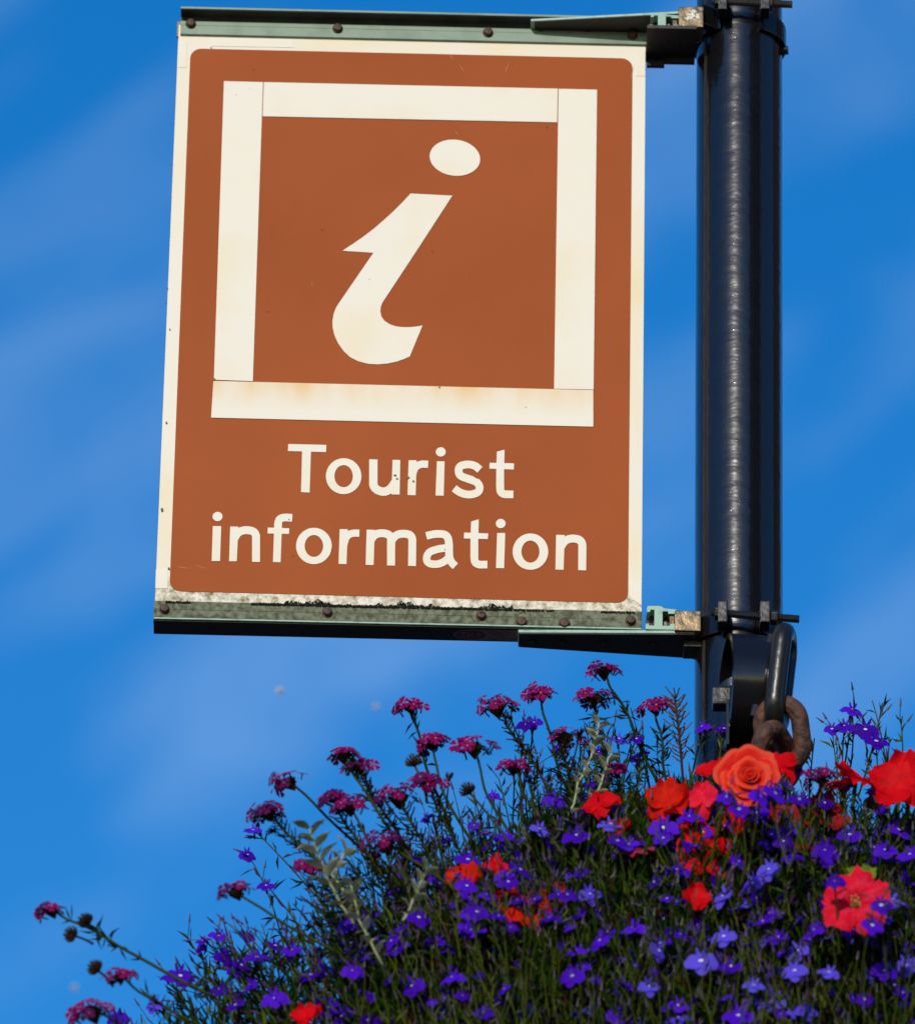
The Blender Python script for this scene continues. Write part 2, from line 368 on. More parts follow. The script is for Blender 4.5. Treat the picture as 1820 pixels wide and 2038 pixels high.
SIGN = empty('tourist_sign', sp(790, 1262), 'brown and cream tourist information sign panel between two green rails', 'sign')
def build_sign():
    # panel: corners averaged into a true rectangle
    ul = (s2(355, 75)[0]+s2(308, 1200)[0])/2; ur = (s2(1284, 92)[0]+s2(1276, 1222)[0])/2
    zt = (s2(355, 50)[1]+s2(1284, 70)[1])/2; zb = (s2(308, 1216)[1]+s2(1276, 1238)[1])/2
    cor = [(s2(355, 75)[0]-.0000, zt), (s2(1284, 92)[0], zt), (s2(1276, 1222)[0], zb), (s2(308, 1200)[0], zb)]
    v, f = prism_sign(cor, -0.004, 0.0)
    panel = mk('panel', v, f, panel_m, SIGN)
    c = [s2(379, 97), s2(1258, 117), s2(1249, 1201), s2(337, 1177)]
    v, f = prism_sign(rrect(c, 0.0115), 0.0001, 0.0006); mk('brown_field', v, f, brown, panel)
    for nm, pts, m in (('frame_strip', [(445.5, 163), (523.3, 165), (503, 760.5), (425.5, 757.5)], cream),
                       ('frame_strip', [(525, 165), (1109.5, 178), (1108, 245), (522.5, 233)], cream),
                       ('frame_strip', [(1111, 178.3), (1187.5, 180), (1180.5, 777), (1102, 775.5)], cream),
                       ('frame_strip', [(424.5, 760), (1180, 778.3), (1180, 851), (420, 833)], strip_st)):
        v, f = px_poly(pts, 0.0007, 0.0016); mk(nm, v, f, m, panel)
    # border tapes (thin overlapping sheets leave faint seams in the cream border)
    SRC = 1820/3335
    def c5(x, y): return ((1100+x/2.145)*SRC, (450+y/2.145)*SRC)
    st = [(850, 554), (1177, 571), (904, 992), (630, 1408), (618, 1440), (614, 1475), (621, 1513), (643, 1548), (688, 1578), (738, 1594), (790, 1600), (840, 1600.5), (890, 1596), (944, 1587),
          (844, 1829), (800, 1849), (740, 1870), (668, 1885), (590, 1891), (515, 1886), (440, 1866), (380, 1836), (330, 1790), (285, 1728), (255, 1662), (241, 1600), (240, 1552), (250, 1492), (270, 1443), (297, 1402),
          (560, 1018), (318, 1002), (400, 948), (480, 893), (560, 832), (640, 763), (720, 690), (790, 620)]
    v, f = px_poly([c5(*p) for p in st], 0.0007, 0.0013); mk('symbol_stem', v, f, cream, panel)
    dot = []
    for k in range(48):
        a = 2*math.pi*k/48; x = 198*math.cos(a); y = 141*math.sin(a); th = R(7)
        dot.append((1197+x*math.cos(th)-y*math.sin(th), 274+x*math.sin(th)+y*math.cos(th)))
    v, f = px_poly([c5(*p) for p in dot], 0.0007, 0.0013); mk('symbol_dot', v, f, cream, panel)

    # lettering: strokes -> distance field -> outline
    def c4(x, y): return ((700+x/1.21333)*SRC, (1250+y/1.21333)*SRC)
    def seg_field(X, Y, path, wd):
        p = np.array(path, float); d = np.full(X.shape, 1e9)
        for a, b in zip(p[:-1], p[1:]):
            ab = b-a; t = np.clip(((X-a[0])*ab[0]+(Y-a[1])*ab[1])/(ab@ab), 0, 1)
            d = np.minimum(d, np.hypot(X-a[0]-t*ab[0], Y-a[1]-t*ab[1]))
        d = d-wd/2
        e0 = p[0]-p[1]; e0 /= np.linalg.norm(e0); e1 = p[-1]-p[-2]; e1 /= np.linalg.norm(e1)
        near0 = np.hypot(X-p[0][0], Y-p[0][1]) < wd*1.2; near1 = np.hypot(X-p[-1][0], Y-p[-1][1]) < wd*1.2
        k0 = np.where(near0, (X-p[0][0])*e0[0]+(Y-p[0][1])*e0[1], -1e9); k1 = np.where(near1, (X-p[-1][0])*e1[0]+(Y-p[-1][1])*e1[1], -1e9)
        return np.maximum(d, np.maximum(k0, k1))
    def poly_field(X, Y, pts):
        d = np.full(X.shape, 1e9); ins = np.zeros(X.shape, bool); n = len(pts)
        for i in range(n):
            a = np.array(pts[i], float); b = np.array(pts[(i+1) % n], float); ab = b-a
            t = np.clip(((X-a[0])*ab[0]+(Y-a[1])*ab[1])/(ab@ab), 0, 1)
            d = np.minimum(d, np.hypot(X-a[0]-t*ab[0], Y-a[1]-t*ab[1]))
            if a[1] != b[1]:
                c_ = ((a[1] > Y) != (b[1] > Y)) & (X < ab[0]*(Y-a[1])/ab[1]+a[0]); ins ^= c_
        return np.where(ins, -d, d)
    def ell(X, Y, cx, cy, rx, ry):
        q = np.hypot((X-cx)/rx, (Y-cy)/ry); return (q-1)*min(rx, ry)
    def smooth(path, it=2):
        p = [np.array(a, float) for a in path]
        for _ in range(it):
            q = [p[0]]
            for a, b in zip(p[:-1], p[1:]): q += [a*.75+b*.25, a*.25+b*.75]
            q.append(p[-1]); p = q
        return p
    P, ST, E, RG = 'poly', 'stroke', 'ell', 'ring'
    letters = [
     [(P, [(426, 449), (594, 453), (593, 485), (424, 480)]), (P, [(487, 480), (526, 481), (520, 664), (482, 662)])],
     [(RG, (670.5, 591.5, 78.5, 79.5, 41, 49))],
     [(ST, [(802, 517), (800, 600), (803, 645), (845, 664), (878, 650), (900, 615)], 37), (P, [(887, 519), (921, 520), (918, 673), (882, 672)])],
     [(P, [(958, 521), (993, 521), (989, 676), (953, 675)]), (ST, [(974, 592), (984, 552), (1012, 537), (1044, 539)], 32)],
     [(P, [(1083, 525), (1117, 526), (1113, 678), (1077, 677)]), (E, (1100, 484, 22, 20.5))],
     [(ST, [(1273, 563), (1250, 543), (1215, 538), (1178, 548), (1180, 590), (1225, 603), (1270, 622), (1273, 662), (1225, 676), (1185, 665), (1159, 645)], 34)],
     [(ST, [(1365, 486), (1360, 640), (1368, 672), (1421, 672)], 34), (P, [(1348, 483), (1382, 474), (1381, 520), (1347, 520)]), (P, [(1316, 532), (1424, 535), (1423, 562), (1315, 558)])],
     [(P, [(92, 812), (129, 813), (124, 967), (87, 967)]), (E, (113, 770, 22, 20.5))],
     [(P, [(169, 814), (205, 815), (198, 968), (164, 968)]), (ST, [(188, 866), (204, 838), (240, 828), (282, 838), (285, 885), (283, 971)], 35)],
     [(ST, [(443, 776), (404, 773), (381, 785), (380, 830), (375, 972)], 34), (P, [(335, 819), (430, 822), (429, 847), (334, 845)])],
     [(RG, (539, 900.5, 79, 80.5, 41, 48.5))],
     [(P, [(653, 826), (689, 826), (683, 981), (648, 980)]), (ST, [(671, 895), (682, 857), (708, 843), (740, 844)], 32)],
     [(P, [(772, 828), (808, 829), (803, 985), (768, 984)]), (ST, [(789, 878), (806, 850), (840, 842), (880, 852), (881, 900), (880, 987)], 35), (ST, [(880, 880), (900, 852), (936, 844), (974, 854), (975, 902), (973, 989)], 35)],
     [(ST, [(1036, 856), (1080, 845), (1128, 850), (1138, 890), (1136, 950), (1148, 975), (1165, 990)], 34), (ST, [(1140, 908), (1090, 912), (1040, 930), (1036, 975), (1078, 984), (1115, 972), (1142, 945)], 33)],
     [(ST, [(1251, 795), (1246, 948), (1254, 983), (1306, 983)], 34), (P, [(1235, 792), (1268, 782), (1267, 830), (1234, 830)]), (P, [(1203, 841), (1310, 845), (1308, 870), (1202, 867)])],
     [(P, [(1349, 843), (1385, 843), (1380, 999), (1344, 998)]), (E, (1365, 801, 21.5, 20.5))],
     [(RG, (1496.5, 925.5, 78.5, 80.5, 40, 49))],
     [(P, [(1610, 851), (1648, 852), (1643, 1006), (1607, 1005)]), (ST, [(1630, 906), (1648, 876), (1682, 865), (1724, 875), (1728, 922), (1725, 1008)], 35)],
    ]
    for prims in letters:
        xs, ys = [], []
        for pr in prims:
            if pr[0] in (P, ST): xs += [a[0] for a in pr[1]]; ys += [a[1] for a in pr[1]]
            else: c_ = pr[1]; xs += [c_[0]-c_[2], c_[0]+c_[2]]; ys += [c_[1]-c_[3], c_[1]+c_[3]]
        st_ = 1.6
        gx = np.arange(min(xs)-25, max(xs)+25, st_); gy = np.arange(min(ys)-25, max(ys)+25, st_)
        X, Y = np.meshgrid(gx, gy); Fd = np.full(X.shape, 1e9)
        for pr in prims:
            if pr[0] == P: d = poly_field(X, Y, pr[1])
            elif pr[0] == ST: d = seg_field(X, Y, smooth(pr[1]), pr[2])
            elif pr[0] == E: d = ell(X, Y, *pr[1])
            else:
                cx, cy, a, b_, c_, e_ = pr[1]; d = np.maximum(ell(X, Y, cx, cy, a, b_), -ell(X, Y, cx, cy, c_, e_))
            Fd = np.minimum(Fd, d)
        Fd = Fd+1e-4
        segs = {}
        ins = Fd < 0
        def ex(i, j, hor):
            if hor: t = Fd[i, j]/(Fd[i, j]-Fd[i, j+1]); return (gx[j]+t*st_, gy[i])
            t = Fd[i, j]/(Fd[i, j]-Fd[i+1, j]); return (gx[j], gy[i]+t*st_)
        code = ins[:-1, :-1]*1+ins[:-1, 1:]*2+ins[1:, 1:]*4+ins[1:, :-1]*8
        tab = {1: [('L', 'T')], 2: [('T', 'R')], 3: [('L', 'R')], 4: [('R', 'B')], 5: [('L', 'T'), ('R', 'B')], 6: [('T', 'B')], 7: [('L', 'B')], 8: [('B', 'L')], 9: [('B', 'T')], 10: [('T', 'R'), ('B', 'L')], 11: [('B', 'R')], 12: [('R', 'L')], 13: [('R', 'T')], 14: [('T', 'L')]}
        adj = {}
        for i, j in zip(*np.nonzero((code > 0) & (code < 15))):
            ek = {'T': (i, j, 1), 'B': (i+1, j, 1), 'L': (i, j, 0), 'R': (i, j+1, 0)}
            for a, b_ in tab[int(code[i, j])]:
                adj.setdefault(ek[a], []).append(ek[b_]); adj.setdefault(ek[b_], []).append(ek[a])
        seen = set(); loops = []
        for k0 in adj:
            if k0 in seen: continue
            lp = [k0]; seen.add(k0); cur = k0
            while True:
                nx = [q for q in adj[cur] if q not in seen]
                if not nx: break
                cur = nx[0]; seen.add(cur); lp.append(cur)
            if len(lp) > 8: loops.append([ex(a, b_, h) for a, b_, h in lp])
        bm = bmesh.new()
        for lp in loops:
            # drop nearly straight points
            q = []
            n = len(lp)
            for i in range(n):
                a, b_, c_ = lp[i-1] if not q else q[-1], lp[i], lp[(i+1) % n]
                cr = abs((b_[0]-a[0])*(c_[1]-a[1])-(b_[1]-a[1])*(c_[0]-a[0]))/(math.hypot(c_[0]-a[0], c_[1]-a[1])+1e-6)
                if cr > 0.12 or i == 0: q.append(b_)
            vv = [bm.verts.new(sp(*c4(*p), 0.0013)) for p in q]
            for a, b_ in zip(vv, vv[1:]+vv[:1]): bm.edges.new((a, b_))
        bmesh.ops.triangle_fill(bm, use_beauty=True, use_dissolve=False, edges=bm.edges[:])
        r_ = bmesh.ops.extrude_face_region(bm, geom=bm.faces[:])
        for v_ in [g for g in r_['geom'] if isinstance(g, bmesh.types.BMVert)]: v_.co -= SN*0.0006
        bmesh.ops.recalc_face_normals(bm, faces=bm.faces)
        vs_ = [v_.co.copy() for v_ in bm.verts]; bm.verts.index_update(); fs = [tuple(v_.index for v_ in f_.verts) for f_ in bm.faces]; bm.free()
        mk('letter', vs_, fs, cream, panel)
    # cream border tapes with hairline joints
    def tape(a, b, c_, d_):
        v, f = px_poly([a, b, c_, d_], 0.0001, 0.0005); return mk('border_tape', v, f, panel_tape, panel)
    panel_tape = cream
    tape((355.5, 82), (372, 82.5), (371, 135), (353.5, 134.5)); tape((1266, 100), (1283.5, 100.5), (1283, 152), (1265.5, 151.5))
    tape((310.2, 1134), (334, 1134.5), (333, 1172), (309, 1172)); tape((1254, 1158), (1276, 1158.5), (1275.6, 1205), (1252.5, 1190))
    tape((420, 77.5), (585, 80.5), (585, 95), (420, 92.5))
    # little chips, insect marks and rust specks on the face
    rs = random.Random(3)
    b = MB()
    for px, py, r_ in [(338, 657, 2.2), (333, 575, 2), (331, 605, 1.8), (322, 1016, 5), (331, 843, 2.5), (425, 757, 4.5), (874, 773, 3.2), (812, 953, 4), (822, 960, 3), (786, 948, 4), (790, 955, 3.5), (1046, 813, 1.5), 
                       (735, 558, 1.6), (860, 500, 1.6), (640, 458, 1.4), (1088, 254, 2.0), (532, 621, 2), (497, 178, 1.3), (470, 190, 1.2), (336, 1133, 3.5), (575, 1036, 2.0), (583, 1108, 1.8), (659, 1096, 1.4), (420, 96, 2), (505, 140, 1.4)]:
        n = 7; vv = []
        c_ = s2(px, py)
        for k in range(n):
            a = 2*math.pi*k/n; q = r_*rs.uniform(.55, 1.2)*0.00036
            vv.append((c_[0]+q*math.cos(a), c_[1]+q*math.sin(a)))
        v, f = prism_sign(vv, 0.0005, 0.0021); b.add(v, f)
    b.build('dirt_specks', mat('dark_speck', (0.17, 0.14, 0.07), 0.9), panel, kind='stuff')
    b = MB()
    for (x0, y0, x1, y1, wd) in [(1002, 150, 1015, 120, 1), (893, 108, 902, 120, 1.2), (912, 125, 925, 148, .9), (345, 1128, 380, 1133, 1.), (760, 210, 765, 228, 1.2), (437, 265, 470, 215, .7), (455, 240, 475, 225, .7), (905, 258, 912, 272, .9), (1250, 170, 1262, 128, .6), (620, 560, 622, 572, .9), (385, 1125, 415, 1134, .9)]:
        a = s2(x0, y0); c_ = s2(x1, y1); dx, dz = c_[0]-a[0], c_[1]-a[1]; l = math.hypot(dx, dz); nx, nz_ = -dz/l*wd*.00022, dx/l*wd*.00022
        v, f = prism_sign([a, ((a[0]+c_[0])/2+nx, (a[1]+c_[1])/2+nz_), c_, ((a[0]+c_[0])/2-nx, (a[1]+c_[1])/2-nz_)], 0.0005, 0.0008); b.add(v, f)
    b.build('scratches', mat('pale_scratch', (0.55, 0.25, 0.12), 0.6), panel, kind='stuff')

    # ---- rails (aluminium angles)
    u0, u1 = s2(359, 60)[0], s2(1288, 80)[0]
    zb_ = (s2(360, 71)[1]+s2(1287, 91)[1])/2; zt_ = zb_+0.0235
    D = 0.0185
    prof = [(0.0035, zb_), (0.0035, zb_+0.0098), (0.0031, zb_+0.0100), (0.0031, zb_+0.0104), (0.0035, zb_+0.0106), (0.0035, zt_-0.0075), (0.0048, zt_-0.0045), (0.0085, zt_-0.003), (D-0.003, zt_-0.003), (D, zt_-0.0022), (D, zt_), (0.0002, zt_+0.0004), (0.0002, zb_)]
    v, f = extrude_u(prof, u0, u1); tr = mk('rail', v, f, teal, SIGN)
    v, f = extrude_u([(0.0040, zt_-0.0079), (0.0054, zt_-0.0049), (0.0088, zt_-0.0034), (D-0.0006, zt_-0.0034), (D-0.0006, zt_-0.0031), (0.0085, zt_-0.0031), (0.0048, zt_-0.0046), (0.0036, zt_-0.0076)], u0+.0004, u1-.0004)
    mk('flange_shade', v, f, mat('shaded_teal', (0.030, 0.036, 0.026), .85, vscale=40, col2=(0.012, 0.013, 0.009), c2range=(.4, .7)), tr)  # shade beneath the top flange, painted on as a darker teal sheet
    v, f = extrude_u([(-0.0005, zb_-0.0005), (-0.0005, zb_+0.0165), (-0.006, zb_+0.0165), (-0.006, zb_-0.0005)], u0-0.0035, u0+0.02)
    mk('back_strip', v, f, mat('tan_back_strip', (0.30, 0.22, 0.13), 0.7), SIGN)
    u0b, u1b = s2(305.5, 1230)[0], s2(1277, 1245)[0]
    zc = (s2(306, 1200)[1]+s2(1276, 1222)[1])/2+0.0005; ze = (s2(305, 1235)[1]+s2(1031, 1253)[1])/2
    prof = [(0.0035, zc), (0.0035, zc-0.009), (0.0031, zc-0.0092), (0.0031, zc-0.0096), (0.0035, zc-0.0098), (0.0035, ze+0.003), (0.0058, ze+0.0012), (0.0058, ze-0.0010), (0.004, ze-0.0018), (-0.0245, ze-0.0018), (-0.0245, ze+0.0006), (-0.004, ze+0.0008), (0.0002, ze+0.004), (0.0002, zc)]
    v, f = extrude_u(prof, u0b, u1b); br = mk('rail', v, f, lich, SIGN, label='lower rail mottled with lichen')
    # sunlit rim of the lower rail, painted on as a paler strip
    v, f = extrude_u([(0.0060, ze+0.0009), (0.0066, ze+0.0004), (0.0066, ze-0.0008), (0.0060, ze-0.0011)], u0b+0.001, u1b-0.001); mk('rail_nose', v, f, teal_light, br)
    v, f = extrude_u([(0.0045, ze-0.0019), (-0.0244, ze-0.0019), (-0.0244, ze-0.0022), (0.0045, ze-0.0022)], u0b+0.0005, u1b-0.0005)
    mk('underside_shade', v, f, dull, br)  # thin dark sheet painting in the shade below the rail
    # bolts
    def bolt(px, py, parent, outd=0.0035, r=0.0043, hollow=False):
        p = s2(px, py); b_ = MB()
        n = 20; rings = [(r*1.28, 0.0), (r*1.28, 0.0009), (r, 0.0012), (r, 0.0042), (r*.8, 0.0050), (r*.42, 0.0052), (r*.38, 0.0040 if hollow else 0.0053)]
        vv = []
        for rr, oo in rings:
            for k in range(n):
                a = 2*math.pi*k/n; vv.append(S(p[0]+rr*math.cos(a), outd+oo, p[1]+rr*math.sin(a)))
        ff = [(i*n+k, i*n+(k+1) % n, (i+1)*n+(k+1) % n, (i+1)*n+k) for i in range(len(rings)-1) for k in range(n)]+[tuple(range((len(rings)-1)*n, len(rings)*n))]
        b_.add(vv, ff); return b_.build('bolt', rust_bolt, parent, smooth=False)
    for px, py in ((379, 50), (671, 59.5), (970, 67.5), (1257, 73)): bolt(px+.5, py+1.5, tr)
    for px, py in ((1075, 57), (1168, 58), (1262, 59)): bolt(px, py, tr, 0.0050, 0.0048)
    for px, py in ((327, 1217), (651, 1223), (1254, 1240)): bolt(px, py, br)
    bolt(957, 1230, br, hollow=True)
    for px, py in ((1037, 1243), (1122, 1246)): bolt(px, py, br, 0.0036, 0.0048)
    # moss tuft line along the joint
    b = MB(); rs = random.Random(5)
    for i in range(4200):
        px = 500+rs.random()*520 if rs.random() < .86 else rs.choice((rs.uniform(1195, 1262), rs.uniform(330, 380), rs.uniform(1020, 1100)))
        hgt = 3.2+8*max(0, .55*math.sin(px*.033)+.35*math.sin(px*.11+1)+.25*math.sin(px*.31)+.25)
        if px > 1020 or px < 400: hgt = 2.5
        py_ = 1203.5+(px-306)*0.0227-hgt*rs.random()**1.3
        q = s2(px, py_); r_ = rs.uniform(.00035, .00105); o_ = rs.uniform(.0018, .0050)
        c_ = S(q[0], o_, q[1]); b.add([c_+Vector((r_*rs.uniform(.6, 1.4), 0, 0)), c_-Vector((r_*rs.uniform(.6, 1.4), 0, 0)), c_+Vector((0, r_, 0)), c_-Vector((0, r_, 0)), c_+Vector((rs.uniform(-.3, .3)*r_, 0, r_*rs.uniform(.7, 1.8))), c_-Vector((0, 0, r_))],
              [(0, 2, 4), (2, 1, 4), (1, 3, 4), (3, 0, 4), (2, 0, 5), (1, 2, 5), (3, 1, 5), (0, 3, 5)])
    b.build('moss', moss_m, br, kind='stuff')
    # maker's sticker under the lower rail
    zz = ze-0.0023
    ua, ub = s2(905, 1255)[0], s2(1031, 1258)[0]
    v, f = extrude_u([(0.0005, zz), (-0.0215, zz), (-0.0215, zz-.0002), (0.0005, zz-.0002)], ua+0.012, ub); stk = mk('maker_sticker', v, f, stick_w, br)
    ov = [S(ua+0.0155+0.0155*math.cos(a), -0.0105+0.0100*math.sin(a), zz-.0003) for a in [2*math.pi*k/40 for k in range(40)]]
    mk('sticker_oval', ov+[q-Vector((0, 0, .0001)) for q in ov], [tuple(range(40)), tuple(range(79, 39, -1))]+[(i, (i+1) % 40, 40+(i+1) % 40, 40+i) for i in range(40)], stick_r, stk)
    ov = [S(ua+0.0155+0.0167*math.cos(a), -0.0105+0.0112*math.sin(a), zz-.00012) for a in [2*math.pi*k/40 for k in range(40)]]
    mk('sticker_rim', ov+[q-Vector((0, 0, .0001)) for q in ov], [tuple(range(40)), tuple(range(79, 39, -1))]+[(i, (i+1) % 40, 40+(i+1) % 40, 40+i) for i in range(40)], stick_w, stk)
    def word(txt, u, o_, size, m, sx=1.0, dz=0.0):
        cu = bpy.data.curves.new('sticker_lettering', 'FONT'); cu.body = txt; cu.align_x = 'CENTER'; cu.align_y = 'CENTER'; cu.size = size; cu.extrude = 0.00003
        tmp = bpy.data.objects.new('tmp', cu); COL.objects.link(tmp)
        bpy.context.view_layer.update()
        me = bpy.data.meshes.new_from_object(tmp.evaluated_get(bpy.context.evaluated_depsgraph_get()))
        bpy.data.objects.remove(tmp); me.name = 'sticker_lettering'
        # text x -> sign u ; text up -> towards the camera (near edge sits higher in the view)
        for v_ in me.vertices:
            p = S(u+v_.co.x*sx, o_+v_.co.y, zz-dz)-S(u, o_, zz-dz); v_.co = p+Vector((0, 0, v_.co.z))
        me.materials.clear(); me.materials.append(m)
        o = bpy.data.objects.new('sticker_lettering', me); link(o, S(u, o_, zz-dz), stk)
    word('TKS', ua+0.0155, -0.0105, 0.0150, stick_w, 0.85, .0006)
    cxu = (ua+0.031+ub)/2+0.001
    word('SWAFFHAM', cxu, -0.0035, 0.0046, stick_r, 1.35, .00035); word('NORFOLK', cxu, -0.0087, 0.0046, stick_r, 1.25, .00035)
    word('TEL', cxu, -0.0137, 0.0036, stick_r, 1.2, .00035); word('0760-72 1580', cxu, -0.0182, 0.0044, stick_r, 1.3, .00035)
build_sign()

# ------------------------------------------------------------------ brackets that clamp the sign to the pole
def ring_sector(cx, cy, z0, z1, r0, r1, a0, a1, n=48):
    v = []; f = []
    for i in range(n+1):
        a = a0+(a1-a0)*i/n
        for r, z in ((r0, z0), (r1, z0), (r1, z1), (r0, z1)): v.append((cx+r*math.cos(a), cy+r*math.sin(a), z))
    for i in range(n):
        for k in range(4): f.append((i*4+k, i*4+(k+1) % 4, (i+1)*4+(k+1) % 4, (i+1)*4+k))
    f += [(0, 1, 2, 3), (n*4+3, n*4+2, n*4+1, n*4)]
    return v, f
def hexnut(b, c, axis, r, l):
    b.tube([Vector(c)-axis*l/2, Vector(c)+axis*l/2], r, r, 6)
def build_bracket(top):
    YF = PY-PR-0.006                       # front of the band
    if top:
        t = empty('sign_bracket', (PX, PY, at(1470, 30, YF).z), 'upper sign bracket clamped round the pole with white bird droppings on it', 'bracket', 'brackets clamping the sign to the pole')
        dy = -1189.5; off = 0
    else:
        t = empty('sign_bracket', (PX, PY, at(1470, 1225, YF).z), 'lower sign bracket clamped round the pole just above the flowers', 'bracket', 'brackets clamping the sign to the pole')
        dy = 0; off = 0
    def q(px, py, Y): return at(px, py+dy, Y)
    outF = 0.032
    YP = -outF
    # arm plate: flange lying flat, front edge bright
    if top:
        zA = at(1290, 21, -0.040).z
        b = MB(); xl = at(1056, 32, -0.028).x; xr = at(1349, 30, -0.03).x
        v = [(xl, -0.0195, zA), (xr, -0.040, zA), (xr, 0.002, zA), (xl, 0.002, zA)]
        b.add(v+[(a, c, d-0.0028) for a, c, d in v], [(0, 1, 2, 3), (7, 6, 5, 4), (0, 4, 5, 1), (1, 5, 6, 2), (2, 6, 7, 3), (3, 7, 4, 0)])
        b.build('arm', teal_light, t, bevel=0.0006)
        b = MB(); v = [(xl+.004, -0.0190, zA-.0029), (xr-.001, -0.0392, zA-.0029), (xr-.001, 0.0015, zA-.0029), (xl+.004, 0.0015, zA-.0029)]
        b.add(v+[(a, c, d-0.0004) for a, c, d in v], [(0, 1, 2, 3), (7, 6, 5, 4), (0, 4, 5, 1), (1, 5, 6, 2), (2, 6, 7, 3), (3, 7, 4, 0)]); b.build('underside_shade', dull, t)  # arm's shaded lower face put in as a dark sheet
        b = MB(); b.box(((xl+xr)/2+0.012, 0.0035, zA-0.014), (xr-xl)/2-0.02, 0.0015, 0.012); b.build('arm_web', dull, t)
        zP1 = zA-0.003; zP0 = at(1320, 57, -0.040).z
        yfront, yback = -0.040, 0.004
    else:
        zA = at(1100, 1254, -0.012).z
        b = MB(); xl = at(1031, 1256, -0.012).x; xr = at(1382, 1256, -0.014).x
        v = [(xl, -0.0115, zA), (xr, -0.0165, zA), (xr, 0.037, zA), (xl, 0.019, zA)]
        b.add(v+[(a, c, d-0.0035) for a, c, d in v], [(0, 1, 2, 3), (7, 6, 5, 4), (0, 4, 5, 1), (1, 5, 6, 2), (2, 6, 7, 3), (3, 7, 4, 0)])
        arm = b.build('arm', teal_light, t, bevel=0.0008)
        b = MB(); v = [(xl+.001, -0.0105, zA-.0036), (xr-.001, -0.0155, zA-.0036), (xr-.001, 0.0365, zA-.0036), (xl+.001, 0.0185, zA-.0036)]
        b.add(v+[(a, c, d-0.0008) for a, c, d in v], [(0, 1, 2, 3), (7, 6, 5, 4), (0, 4, 5, 1), (1, 5, 6, 2), (2, 6, 7, 3), (3, 7, 4, 0)]); b.build('underside_shade', dull, t)  # dark sheet standing in for shade under the lower arm
        for px in (1060, 1120, 1200, 1300):
            b = MB(); xx = at(px, 1265, 0.005).x; b.tube([(xx, 0.008, zA-.0044), (xx, 0.008, zA-.0060)], 0.0045, 0.004, 8); b.build('bolt', dull, t)
        zP0 = zA; zP1 = at(1300, 1207, -0.0165).z
        yfront, yback = -0.0165, 0.037
    # extruded T-slot profile, its cut end facing the viewer
    x0 = at(1283, 1230, yfront).x; x1 = at(1345, 1230, yfront).x; W = x1-x0; H = zP1-zP0
    pf = [(0.02, 0), (1, 0), (1, .24), (.80, .24), (.80, .16), (.56, .16), (.56, .78), (.74, .78), (.74, .68), (1, .68), (1, .86), (.62, .90), (.50, 1), (.10, 1), (.06, .93), (.06, .74), (.16, .74), (.16, .84), (.30, .84), (.30, .16), (.12, .16), (.12, .24), (.02, .24)]
    if top: pf = [(a, .5+(c-.5)*1.0) for a, c in pf]
    n = len(pf); v = [(x0+a*W, yfront-.0005, zP0+c*H) for a, c in pf]+[(x0+a*W, yback, zP0+c*H) for a, c in pf]
    prof = mk('slotted_profile', v, [tuple(range(n)), tuple(range(2*n-1, n-1, -1))]+[(i, (i+1) % n, n+(i+1) % n, n+i) for i in range(n)], teal_light, t)
    b = MB(); b.box((x0+W*.5, (yfront+yback)/2+.006, zP0+H*.47), W*.46, (yback-yfront)/2-.008, H*.42); b.build('slot_filler', dull, t)
    b = MB(); b.box((x0+W*.86, yfront+.005, zP0+H*.42), W*.07, .004, H*.17); b.box((x0+W*.66, yfront+.006, zP0+H*.30), W*.05, .004, H*.08); b.build('slot_bolt', block_m, t)
    if top:   # plate hanging under the profile
        b = MB(); b.box(((x0+x1)/2+0.008, -0.014, zP0-.0025), W/2+.010, 0.034, .002); b.box((x0+.0085, 0.0165, zP0-.006), .009, .003, .006); b.box((x0+.033, 0.012, zP0-.005), .0155, .003, .005); b.build('under_plate', dull, t, bevel=.0005)
    else:
        b = MB(); b.box((x1+.018, 0.012, zA-.006), .010, .014, .0045); b.build('under_plate', dull, t, bevel=.0008)
    # clamp block
    yb = yfront-.004
    a = at(1350 if top else 1342, (13 if top else 1215.5), yb); c_ = at(1399 if top else 1394, (54 if top else 1256), yb)
    b = MB(); b.box(((a.x+c_.x)/2, yb+.016, (a.z+c_.z)/2), (c_.x-a.x)/2, .016, (a.z-c_.z)/2, (Vector((1, 0, -0.012 if not top else 0.035)).normalized(), Vector((0, 1, 0)), Vector((0.0, 0, 1))))
    blk = b.build('clamp_block', block_m, t, bevel=.0008)
    if top:
        b = MB(); rs = random.Random(2)
        cz = (a.z+c_.z)/2; cx = (a.x+c_.x)/2
        for i in range(26):
            px_ = cx+rs.uniform(-.0085, .0085); pz_ = cz+0.001+0.0022*math.sin((px_-cx)*500)+rs.uniform(-.0035, .0035); r = rs.uniform(.0010, .0022); vv = []
            nn = 8
            for rr, oo in ((1, 0), (.8, .55), (.4, .85)):
                for k in range(nn): an = 2*math.pi*k/nn; vv.append((px_+r*rr*math.cos(an)*rs.uniform(.8, 1.2), yb-.0002-oo*.0016*rs.uniform(.6, 1), pz_+r*rr*math.sin(an)*rs.uniform(.8, 1.2)))
            b.add(vv, [(i_*nn+k, i_*nn+(k+1) % nn, (i_+1)*nn+(k+1) % nn, (i_+1)*nn+k) for i_ in range(2) for k in range(nn)]+[tuple(range(2*nn, 3*nn))])
        b.build('bird_dropping', dropping, t)
    # band round the pole
    zc = at(1470, (1232+dy) if not top else 31, YF).z
    hb = 0.0115
    v, f = ring_sector(PX, PY, zc-hb, zc+hb, PR+.0006, PR+.0042, R(-90+24), R(270-26))
    mk('band', v, f, black, t, smooth=False, bevel=0.0006)
    # web from block to band
    b = MB(); xa = c_.x-.001; p_ = Vector((PX+(PR+.003)*math.cos(R(270-30)), PY+(PR+.003)*math.sin(R(270-30)), zc))
    y_l = yb+.010
